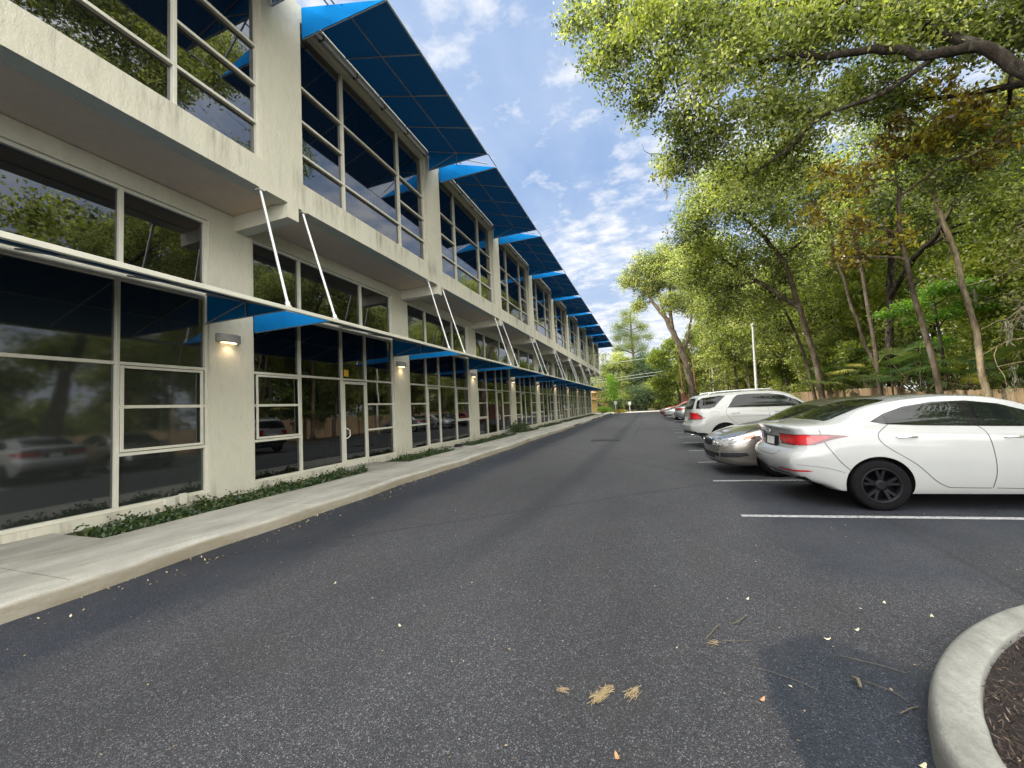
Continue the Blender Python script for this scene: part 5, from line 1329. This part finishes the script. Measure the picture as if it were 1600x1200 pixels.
PAL = ['yellowing palmetto nearest the white suv', 'palmetto with wide pale fans left of the twin stemmed tree', 'dark palmetto right of the twin stemmed tree', 'palmetto with upright fans in front of the thick dark trunk', 'low palmetto left of the pale leaning trunk', 'palmetto half hidden right of the pale leaning trunk', 'palmetto at the right edge by the fence', 'tall shaded palmetto behind the others']
for i, (x, y, z, sc) in enumerate([(9.7, 25.5, 1.3, 1.45), (9.7, 22.6, 1.3, 1.6), (9.7, 20.9, 1.2, 1.5), (9.8, 19.2, 1.2, 1.45), (9.9, 17.2, 1.1, 1.25), (10.2, 15.4, 1.0, 1.2), (10.8, 13.4, 1.0, 1.1), (10.4, 23.6, 1.8, 1.6)]):
    r = empty('palmetto', (x, y, z), rnd.uniform(0, 6.28), PAL[i], 'palmetto', 'palmettos behind the fence'); r.scale = (sc, sc, sc)
    link(bpy.data.objects.new('stalks', stalk[i % 3]), r); link(bpy.data.objects.new('fans', pm[i % 3][1]), r)

# understory trees with low crowns, one after another behind the fence
US = [(10.9, 13.6, 3.2, 'leaf_oak'), (11.6, 18.2, 3.6, 'leaf_yg'), (10.6, 24.4, 3.8, 'leaf_yg'), (10.3, 29.2, 3.8, 'leaf_oak'), (9.9, 34.6, 3.8, 'leaf_yg'), (9.6, 39.5, 3.8, 'leaf_oak'), (9.3, 45.5, 4.2, 'leaf_yg'), (9.0, 51.5, 4.4, 'leaf_oak')]
UL = ['low green crown by the dead mossy branches', 'small tree filling in under the pale leaning trunk', 'small tree behind the wide palmetto', 'low green crown right of the light pole foot', 'yellow green young tree left of the light pole', 'small leafy tree over the roof rails of the suv', 'pale young tree beyond the thinner light pole', 'low tree behind the far red car']
for (x, y, z, lm), lb in zip(US, UL):
    bl = [(x + rnd.uniform(-.9, .9), y + rnd.uniform(-1.4, 1.4), z + rnd.uniform(-1.6, 3.6), rnd.uniform(.65, 1.15)) for _ in range(20)]
    tree(lb, [(x, y, 0), (x + .1, y, z * .4), (x, y, z)], .06, .04, bl, M[lm], M['bark_mid'], L=.10 + .002 * y, W=.5, dens=15, leaves=15, sig=.2, name='understory_tree', group='young trees behind the fence', bare=10, tint=.14, twigs=4)  # leaf colours lifted to paint in sunlight missing under the oak
# shrubs
def shrub(label, blobs, lm, L, dens=16, name='shrub'):
    b0 = blobs[0]; base = (b0[0], b0[1], 0); root = empty(name, base, 0, label, 'shrub')
    cs, ts, cc = blob_points(blobs, dens, 14, L * 1.4, .6)
    st = MB()
    for arr in cc:
        for k in range(0, min(len(arr), 8)): st.tube(curve((0, 0, 0), Vector(arr[k]) - Vector(base), .1, 4), [.02, .016, .012, .008, .005], 4, False)
    st.build('stems', M['bark_mid'], root, fix=False)
    foliage_obj('leaves', cs - np.array(base), L, .5, M[lm], root, ts + .1, .1); return root
shrub('clipped bright green shrub at the far corner of the office', [(-7.0, 62.2, .7, 1.0, .6), (-6.2, 62.2, .6, .8, .6)], 'leaf_bright', .14)
shrub('low tan ground shrub at the end of the walkway', [(-4.6, 63, .3, .8, .4), (-3.8, 63.2, .25, .6, .4)], 'leaf_yel', .14)
shrub('leafy potted size plant in the bed before the fourth pier', [(-7.6, 22.3, .45, .42, .8), (-7.5, 23.2, .4, .36, .8)], 'leaf_ivy', .13, 40, 'bed_plant')
shrub('dark shrub under the evergreen across the lane', [(-1.5, 71.8, 1.6, 1.9, .9), (-3.8, 71.8, 1.5, 1.8, .9), (-2.6, 72.4, 3.2, 1.6), (-5.4, 72.2, 1.6, 1.5)], 'leaf_blue', .26, 10)
shrub('green shrub between the evergreen and the brick pillar', [(1.6, 71.6, 1.8, 2.0, .9), (3.6, 71.6, 1.6, 1.8, .9), (.4, 72.4, 3.6, 1.7), (2.8, 73, 4, 1.8)], 'leaf_deep', .26, 10)
shrub('pale leaved shrub on the fence beside the slanting tree', [(9.9, 24.5, 2.0, .8), (9.9, 25.6, 1.6, .7), (10, 23.6, 1.5, .7)], 'leaf_yg', .12, 22)
shrub('sunlit bush at the right edge above the fence', [(11.4, 15, 2.0, .8), (12.4, 15.6, 2.3, .9)], 'leaf_oak', .12, 22)
shrub('green bush behind the fence by the lamp post', [(9.8, 31, 1.8, 1.1), (9.8, 33.5, 1.6, 1.1), (9.6, 36, 1.8, 1.1)], 'leaf_oak', .16, 14)
shrub('mixed bush below the lime green maple', [(11.2, 19.4, 2.2, .9), (12, 20.4, 2.0, .9), (10.6, 20.6, 2.2, .7)], 'leaf_oak', .12, 22)

# the wood behind reads as one mass
def wood_mass(name, label, n_, xr, yr, zr, L, lm, rad, per):
    bl = []
    for i in range(n_):
        x = rnd.uniform(*xr); y = rnd.uniform(*yr); z = rnd.uniform(*zr); bl.append((x, y, z, rnd.uniform(*rad)))
    cs, ts, cc = blob_points(bl, per, 12, L * 1.6, .6)
    o = foliage_obj(name, cs, L, .6, M[lm], None, ts); tag(o, label, 'woodland', None, 'stuff'); return o
wood_mass('woodland', 'dense dark green wood rising behind the fence and palmettos', 230, (13.8, 22), (-8, 85), (.6, 16), .30, 'leaf_oak', (1.3, 2.4), 6)
wood_mass('woodland', 'middle layer of leaves coloured as if sunlit between the fence trees', 120, (10.2, 14), (13, 62), (1.8, 9.5), .19, 'leaf_yg', (.7, 1.3), 8)  # brighter leaf colour stands in for sun blocked by the oak
wood_mass('woodland', 'far green treetops closing the end of the street', 90, (-26, 26), (92, 112), (0, 9), .42, 'leaf_oak', (2.6, 4.2), 4.5)
wood_mass('undergrowth', 'tangled low undergrowth on the ground behind the fence', 120, (9.9, 18), (4, 60), (.1, .9), .2, 'leaf_oak', (.6, 1.1), 10)
# dark stems inside the wood
for i in range(8):
    x = rnd.uniform(13, 17); y = 14 + i * 5 + rnd.uniform(-1, 1); le = rnd.uniform(-.8, .8)
    tree(f'shadowed trunk deep in the wood, {STEM[i] if i < 7 else "last"} from the right edge', [(x, y, 0), (x + le * .4, y, 4), (x + le, y, 9), (x + le * 1.6, y, 14)], .16, .08, [(x + le * 1.5, y, 13, 1.5), (x + le, y, 9.5, 1.0)], M['leaf_deep'], M['bark_dark'], L=.3, dens=4, leaves=10, sig=.4, name='woodland_tree', group='shadowed trunks in the wood', bare=12)
# ------------------------------------------------------------------ fence, posts, far walls
def fence(name, x, y0, y1, h, label):
    b = MB(); y = y0
    while y < y1:
        hh = h + rnd.uniform(-.02, .02); dx = rnd.uniform(-.006, .006)
        b.box(x + dx, x + dx + .018, y, y + .135, .03, hh); y += .142
    r = empty(name, (x, y0, 0), 0, label, 'fence')
    rel(r, b, 'boards', M['fence'])
    for z in (.35, h - .3): rel(r, MB().box(x + .03, x + .07, y0, y1, z, z + .09), 'rail', M['fence'])
    y = y0
    while y < y1: rel(r, MB().box(x + .07, x + .16, y, y + .09, 0, h), 'post', M['fence']); y += 2.4
fence('board_fence', 9.25, 3, 19.5, 1.42, 'sunlit vertical board fence directly behind the white sedan')
fence('board_fence', 9.35, 19.6, 48, 1.66, 'taller board fence behind the suv and palmettos')
def post(loc, h, r, lean, label):
    o = empty('light_pole', loc, 0, label, 'light pole', 'white light poles by the stalls')
    MB().tube([(0, 0, 0), (lean * .5, 0, h * .5), (lean, 0, h)], [r * 1.25, r, r * .8], 10).build('pole', M['alu'], o, fix=False)
    MB().box(-.12, .12, -.12, .12, -.01, .06).build('base_plate', M['alu'], o)
    MB().tube([(lean, 0, h), (lean, 0, h + .12)], .11, 12).build('cap', M['alu'], o, fix=False)
post((6.75, 30, 0), 6.3, .085, .18, 'white leaning light pole rising behind the white suv')
post((6.35, 45, 0), 5.0, .07, .05, 'thinner white light pole farther down the stalls')
# brick gate pillars and tan wall
for i, (x, y) in enumerate(((4.7, 60), (7.9, 60))):
    o = empty('brick_pillar', (x, y, 0), 0, ['red brick pillar at the left end of the tan wall', 'tan capped brick pillar at the right end of the tan wall'][i], 'pillar')
    MB().box(-.42, .42, -.42, .42, 0, 2.35).build('shaft', M['brick'], o); MB().box(-.5, .5, -.5, .5, 2.352, 2.52).build('cap', M['brick' if i == 0 else 'tan_wall'], o, bevel=.02)
tw = MB().box(5.13, 7.47, 59.85, 60.15, 0, 2.1).build('garden_wall', M['tan_wall']); tag(tw, 'low tan wall between the two brick pillars', 'wall')
# ochre house across the lane
h = empty('ochre_house', (-12.2, 82, 0), 0, 'ochre house with orange tiled roof past the end of the office', 'house')
MB().box(-6, 3.6, 0, 8, 0, 3.9).build('wall', M['yellow_wall'], h)
rf = MB().add([(-6.5, -.6, 2.55), (4.1, -.6, 2.55), (4.1, .3, 2.95), (-6.5, .3, 2.95)], [(0, 1, 2, 3)]).add([(-6.6, -.6, 3.9), (4.2, -.6, 3.9), (4.2, 4, 5.4), (-6.6, 4, 5.4), (4.2, 8.6, 3.9), (-6.6, 8.6, 3.9)], [(0, 1, 2, 3), (3, 2, 4, 5)]).build('roof', M['roof_tile'], h)
for x in (-3, 0, 2.2): w_ = MB().box(x, x + .9, -.05, -.002, 1.0, 2.2).build('window', M['glass'], h)
# posts at the end of the walkway
def marker(x, y, hgt, label, m, disc=False):
    o = empty('sign_post', (x, y, 0), 0, label, 'sign post'); MB().tube([(0, 0, 0), (0, 0, hgt)], .045, 10).build('post', m, o, fix=False)
    if disc: MB().box(-.22, .22, -.02, .02, hgt - .1, hgt + .38).build('panel', M['alu'], o, bevel=.02)
    else: MB().tube([(0, 0, hgt), (0, 0, hgt + .05)], .06, 10).build('cap', m, o, fix=False)
marker(-4.95, 62.9, 1.5, 'white sign post at the end of the walkway', M['alu'], True)
marker(-3.7, 62.8, 1.25, 'amber bollard right of the white sign post', simple('amber_paint', (.6, .33, .05), .6))
marker(-3.0, 66.5, 1.3, 'small white sign across the sunlit lane', M['alu'], True)
# wires
wr = empty('utility_wires', (0, 70, 0), 0, 'thin pale utility wires crossing in front of the street end trees', 'wires')
for z0, z1 in ((5.6, 7.6), (5.2, 7.0), (8.4, 9.8)):
    MB().tube([(-14, 0, z0), (-4, 0, z0 + (z1 - z0) * .3 - .15), (6, 0, z0 + (z1 - z0) * .62 - .1), (16, 0, z1)], .018, 5).build('wire', M['alu'], wr, fix=False)

# drain cover
o = empty('drain_cover', (-1.9, 17.6, .004), R(3), 'rusted rectangular drain cover set in the asphalt', 'drain cover')
MB().box(-.62, .62, -.36, .36, .0, .012).build('frame', simple('worn_iron', (.065, .06, .058), .95, noise_amt=.4, nscale=8, Specular_IOR_Level=.1), o)
g_ = MB()
for i in range(14): g_.box(-.54 + i * .08, -.50 + i * .08, -.3, .3, .012, .022)
g_.build('grating', M['black'], o)
# coiled black hose by the second door
hz = MB()
for q in range(3):
    hz.tube([(-7.5 + (.17 - .02 * q) * math.cos(a), 14.55 + (.17 - .02 * q) * math.sin(a), .18 + q * .035) for a in [i * math.pi / 10 for i in range(21)]], .02, 6)
tag(hz.build('coiled_hose', M['black'], fix=False), 'coil of black hose on the walk by the second door', 'hose')

# ------------------------------------------------------------------ kerbed island with mulch
import cmath
outer = [(3.6, 4.05), (2.9, 3.98), (2.55, 3.84), (2.264, 3.672), (2.045, 3.525), (1.798, 3.319), (1.593, 3.118), (1.398, 2.889), (1.254, 2.682), (1.151, 2.503), (1.084, 2.353), (1.026, 2.206), (.98, 1.95), (.96, 1.5), (.96, .8), (.96, 0), (.96, -2), (.96, -4), (3.4, -4), (6.2, -4), (6.2, 0), (6.2, 4.05)]
inner = []
for i in range(len(outer)):
    a = Vector(outer[i - 1]); c = Vector(outer[(i + 1) % len(outer)]); t = (c - a).normalized(); nrm = Vector((-t.y, t.x))
    inner.append(tuple(Vector(outer[i]) + nrm * .19))
def ring(pts, z, n_=4):
    P = [Vector((x, y, z)) for x, y in pts]; P = P + [P[0]]; return smooth_path(P, n_)[:-1]
ro = ring(outer, 0); ri = ring(inner, 0); k_ = len(ro); vs = []; fs = []
for (src, dx, z) in ((ro, 0, -.02), (ro, .012, .09), (ro, .028, .125), (ro, .05, .138), ('m', 0, .142), (ri, -.02, .140), (ri, -.006, .134), (ri, 0, .08)):
    for i in range(k_):
        if src == 'm': p = (ro[i] + ri[i]) / 2
        elif src is ro: p = ro[i] + (ri[i] - ro[i]).normalized() * dx
        else: p = ri[i] + (ri[i] - ro[i]).normalized() * dx
        vs.append((p.x, p.y, z))
for r_ in range(7):
    for i in range(k_): fs.append((r_ * k_ + i, r_ * k_ + (i + 1) % k_, (r_ + 1) * k_ + (i + 1) % k_, (r_ + 1) * k_ + i))
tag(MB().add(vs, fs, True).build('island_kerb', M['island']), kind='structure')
ib = MB(); ib.add([(p.x, p.y, .105) for p in ri], [tuple(range(k_))]); tag(ib.build('island_bed', M['mulch_base']), kind='structure')
def in_poly(x, y, P):
    c = False
    for i in range(len(P)):
        a, b = P[i], P[i - 1]
        if (a[1] > y) != (b[1] > y) and x < (b[0] - a[0]) * (y - a[1]) / (b[1] - a[1]) + a[0]: c = not c
    return c
pp = [(p.x, p.y) for p in ri]
C = []
while len(C) < 26000:
    x = 1.2 + rng.random() ** 1.7 * 2.8; y = -.6 + rng.random() * 4.1
    if in_poly(x, y, pp): C.append((x, y, .11 + rng.random() * .035))
C = np.array(C); v = leaf_quads(C, .036, .16, 0, True); 
me = np_mesh('mulch', v, np.arange(len(C) * 4).reshape(-1, 4), M['mulch'], tint=np.repeat(rng.random(len(C)), 4))
o = bpy.data.objects.new('mulch', me); link(o); tag(o, 'dark brown shredded mulch inside the kerbed island', 'mulch', None, 'stuff')
C = np.array([c for c in [(rng.uniform(1.3, 3), rng.uniform(1, 3.2), .15) for _ in range(60)] if in_poly(c[0], c[1], pp)])
# bed planting: low ivy
C = []
for (b0, b1) in beds:
    if b1 < 2: continue
    n_ = int((b1 - b0) * (1900 if b0 < 12 else 700)); y = rng.uniform(b0 + .02, b1, n_); x = -7.08 - .75 * rng.random(n_) ** 1.2
    hh = .05 + .13 * (.5 + .5 * np.sin(x * 9 + y * 4.1)) * (.5 + .5 * np.sin(y * 7.3 - x * 3)) + (rng.random(n_) ** 8) * .14
    C.append(np.stack([x + rng.normal(0, .02, n_), y, .10 + hh * rng.random(n_) ** .5], 1))
C = np.concatenate(C); v = leaf_quads(C, .062, .62, 0)
me = np_mesh('bed_ivy', v, np.arange(len(C) * 4).reshape(-1, 4), M['leaf_ivy'], tint=np.repeat(rng.random(len(C)), 4))
o = bpy.data.objects.new('ground_cover', me); link(o); tag(o, 'low dark green ground cover in the beds along the shopfront', 'ground cover', None, 'stuff')

# litter: small dry leaves, grit and bits
def litter(n_, xr, yr, L, label, pw=1.0):
    x = xr[0] + (xr[1] - xr[0]) * rng.random(n_); y = yr[0] + (yr[1] - yr[0]) * rng.random(n_) ** pw
    C = np.stack([x, y, np.full(n_, .012)], 1); v = leaf_quads(C, L, .5, 0, True); v[:, 2] = np.maximum(v[:, 2] * .5 + .006, .005)
    return C, v
C1, v1_ = litter(2300, (-5.2, 6), (.6, 40), .018, '', 1.6)
x = rng.random(1700) ** 2.2 * .5; y = rng.uniform(1, 48, 1700); Ck = np.stack([np.array([kx(q) for q in y]) + .04 + x, y, np.full(1700, .012)], 1); vk = leaf_quads(Ck, .034, .5, 0, True); vk[:, 2] = np.maximum(vk[:, 2], .004)
v = np.concatenate([v1_, vk]); n_ = len(v) // 4
me = np_mesh('litter', v, np.arange(n_ * 4).reshape(-1, 4), M['leaf_dry'], tint=np.repeat(rng.random(n_), 4))
o = bpy.data.objects.new('leaf_litter', me); link(o); tag(o, 'tiny dry leaves and bits scattered over the asphalt and along the kerb', 'leaf litter', None, 'stuff')

def clump(x, y, s, n_, label, a=0):
    mb = MB()
    for i in range(n_):
        t = rnd.uniform(-1, 1); c = Vector((t * s * math.cos(a) + rnd.gauss(0, s * .28), t * s * math.sin(a) + rnd.gauss(0, s * .28), rnd.uniform(.006, .03)))
        d = Vector((math.cos(a + rnd.gauss(0, .5)), math.sin(a + rnd.gauss(0, .5)), rnd.uniform(-.15, .25))) * rnd.uniform(.010, .036)
        mb.tube([c - d, c + d * .2 + Vector((0, 0, .003)), c + d], rnd.uniform(.0006, .0015), 4)
    o = mb.build('straw_tuft', M['straw'], fix=False); o.location = (x, y, 0); tag(o, label, 'straw tuft')
clump(-.36, 2.25, .055, 110, 'largest dry straw tuft lying on the asphalt in the foreground', R(62))
clump(-.20, 2.31, .035, 40, 'smaller straw tuft just right of the largest tuft', R(60))
clump(-.57, 2.23, .014, 14, 'tiny straw tuft left of the largest tuft')
clump(.28, 2.90, .014, 14, 'tiny straw tuft at the foot of the green twig')
def twig(pts, r, label, m=None):
    o = MB().tube(smooth_path(pts, 3, .004), r * .6, 5).build('fallen_twig', m or M['twig'], fix=False); tag(o, label, 'twig')
twig([(.24, 2.93, .012), (.29, 3.02, .02), (.35, 3.14, .014)], .007, 'thick greenish twig on the asphalt right of centre')
twig([(.44, 3.18, .012), (.50, 3.22, .02), (.56, 3.33, .012)], .007, 'short knotted twig beyond the thick greenish twig')
twig([(.34, 2.95, .01), (.44, 2.96, .015), (.52, 3.0, .01)], .003, 'thin curved twig beside the thick greenish twig')
twig([(.98, 2.95, .01), (1.12, 2.90, .015), (1.25, 2.86, .01)], .003, 'long pale twig just outside the island kerb')
twig([(1.0, 2.73, .01), (1.1, 2.66, .015), (1.13, 2.6, .01)], .003, 'bent pale twig nearest the island kerb')
twig([(1.05, 2.50, .012), (1.1, 2.54, .014), (1.16, 2.58, .012)], .005, 'stubby dark twig touching the island kerb')
twig([(.45, 2.72, .01), (.62, 2.66, .014), (.75, 2.58, .01)], .0022, 'hair thin twig on the dark sealed patch')
o = MB().tube([(.96, 2.66, .012), (.965, 2.70, .03), (.95, 2.74, .018)], [.008, .011, .005], 7).build('pine_cone', M['moss']); 
o.data.materials.clear(); o.data.materials.append(M['twig']); tag(o, 'small pale seed cone on the dark sealed patch', 'seed cone')
for i, (x, y, c) in enumerate([(.98, 3.14, 0), (1.2, 3.3, 0), (1.75, 3.6, 0), (1.55, 3.75, 0), (.45, 2.45, 1), (-.25, 1.9, 1), (.98, 2.2, 0), (1.05, 2.15, 0), (-1.9, 2.6, 0), (-3.0, 3.1, 0), (.62, 3.6, 0)]):
    C = np.array([[0, 0, .008]]); pts = []
    n2 = 10; L_ = .022
    vs = [(L_ * math.cos(2 * math.pi * q / n2), L_ * .42 * math.sin(2 * math.pi * q / n2), .006 + .006 * math.cos(2 * math.pi * q / n2 * 2)) for q in range(n2)]
    o = MB().add(vs + [(0, 0, .004)], [(q, (q + 1) % n2, n2) for q in range(n2)], True).build('fallen_leaf', [simple('cream_leaf', (.60, .54, .36), .8), simple('orange_leaf', (.50, .26, .13), .8)][c], fix=False)
    o.location = (x, y, 0); o.rotation_euler = (0, 0, rnd.uniform(0, 3))
    tag(o, ['single cream leaf lying flat on the asphalt', 'single orange leaf lying flat on the asphalt'][c], 'leaf', ['cream leaves dotted on the asphalt', 'orange leaves dotted on the asphalt'][c])
# ------------------------------------------------------------------ light, sky, camera
SUN_EL = R(37); sd = Vector((-.97, -.20, 0)).normalized()
sun_dir = Vector((sd.x * math.cos(SUN_EL), sd.y * math.cos(SUN_EL), math.sin(SUN_EL)))
L = bpy.data.lights.new('sun', 'SUN'); L.energy = 5.0; L.angle = R(.53); L.color = (1, .93, .80)
so = bpy.data.objects.new('sun', L); link(so); so.rotation_euler = sun_dir.to_track_quat('Z', 'Y').to_euler()
w = bpy.data.worlds.new('World'); scene.world = w; w.use_nodes = True
nt = w.node_tree; nt.nodes.clear(); n = N(nt)
wo = nt.nodes.new('ShaderNodeOutputWorld'); bg = nt.nodes.new('ShaderNodeBackground'); nt.links.new(bg.outputs[0], wo.inputs[0])
sky = n.node('ShaderNodeTexSky', sky_type='NISHITA'); sky.sun_disc = False
sky.sun_elevation = SUN_EL; sky.sun_rotation = math.atan2(sd.x, sd.y); sky.air_density = 1.0; sky.dust_density = .6; sky.ozone_density = 1.6
tc = n.node('ShaderNodeTexCoord').outputs['Generated']
s = n.sep(tc)
zz = n.math('ADD', n.math('MAXIMUM', s[2], 0.0), .10)
cb = n.node('ShaderNodeCombineXYZ'); n.put(cb.inputs[0], n.math('DIVIDE', s[0], zz)); n.put(cb.inputs[1], n.math('DIVIDE', s[1], zz)); cb.inputs[2].default_value = 3.3
f1 = n.noise(1.1, 8, .6, n.map(cb.outputs[0], (1, 1, 1), (.35, .9, 0)), .3)
f2 = n.noise(9.5, 6, .60, n.map(cb.outputs[0], (.9, 1, 1)), .1)
f3 = n.noise(2.6, 5, .55, n.map(cb.outputs[0], (1, .6, 1), (3, 1, 0)))
cover = n.math('ADD', n.math('MULTIPLY', f1, .50), n.math('MULTIPLY', f2, .50))
lowband = n.ramp(s[2], [(.0, .10), (.16, .13), (.30, .02), (.42, .045), (.60, .015), (.72, .02), (1, .05)])
cover = n.math('ADD', cover, lowband)
mask = n.ramp(cover, [(.50, 0), (.565, .5), (.65, 1)])
wisp = n.ramp(f3, [(.3, .1), (.66, .7)])
base = n.mix(1.0, sky.outputs[0], (1.02, 1.0, 1.03), 'MULTIPLY')
base = n.mix(.7, base, (2.2, 3.55, 6.1))
base = n.mix(wisp, base, (4.3, 5.1, 6.5))
glow = n.math('POWER', n.math('SUBTRACT', 1.0, n.math('ABSOLUTE', s[2]), clamp=True), 6.0)
base = n.mix(n.math('MULTIPLY', glow, .8), base, (6.2, 6.5, 6.8))
shade = n.ramp(f2, [(.3, (5.6, 5.9, 6.6)), (.65, (7.6, 7.6, 7.6))])
c = n.mix(n.math('MULTIPLY', mask, .85), base, shade)
# added fill light: made-up bright cloud overhead and behind the camera, out of view
back = n.node('ShaderNodeMapRange', interpolation_type='SMOOTHSTEP')
n.put(back.inputs[0], n.math('ADD', n.math('MULTIPLY', s[1], -1.0), n.math('ADD', n.math('MULTIPLY', s[2], .85), n.math('MULTIPLY', s[0], .25))))
back.inputs[1].default_value = .05; back.inputs[2].default_value = .85
fill_deck = n.ramp(f1, [(.3, (20, 20.2, 20.8)), (.7, (46, 45, 43))])
c = n.mix(back.outputs[0], c, fill_deck)
nt.links.new(c, bg.inputs[0]); bg.inputs[1].default_value = .15
cam = bpy.data.cameras.new('camera'); co = bpy.data.objects.new('camera', cam); link(co)
cam.sensor_width = 36; cam.lens = 36 * 612 / 1600; cam.clip_end = 1500; cam.clip_start = .05
co.matrix_world = Matrix(((0.942541, 0.071067, 0.326446, 0.0000), (0.329790, -0.041609, -0.943137, 0.0000), (-0.053442, 0.996603, -0.062655, 1.6000), (0, 0, 0, 1)))
scene.camera = co
scene.view_settings.view_transform = 'Standard'; scene.view_settings.look = 'None'; scene.view_settings.exposure = 0; scene.view_settings.gamma = 1
scene.render.film_transparent = False
cy = scene.cycles
cy.use_denoising = True
try: cy.denoiser = 'OPENIMAGEDENOISE'; cy.denoising_input_passes = 'RGB_ALBEDO_NORMAL'
except Exception: pass
cy.max_bounces = 8; cy.diffuse_bounces = 3; cy.glossy_bounces = 4; cy.transmission_bounces = 4; cy.transparent_max_bounces = 8
cy.sample_clamp_indirect = 6; cy.caustics_reflective = False; cy.caustics_refractive = False
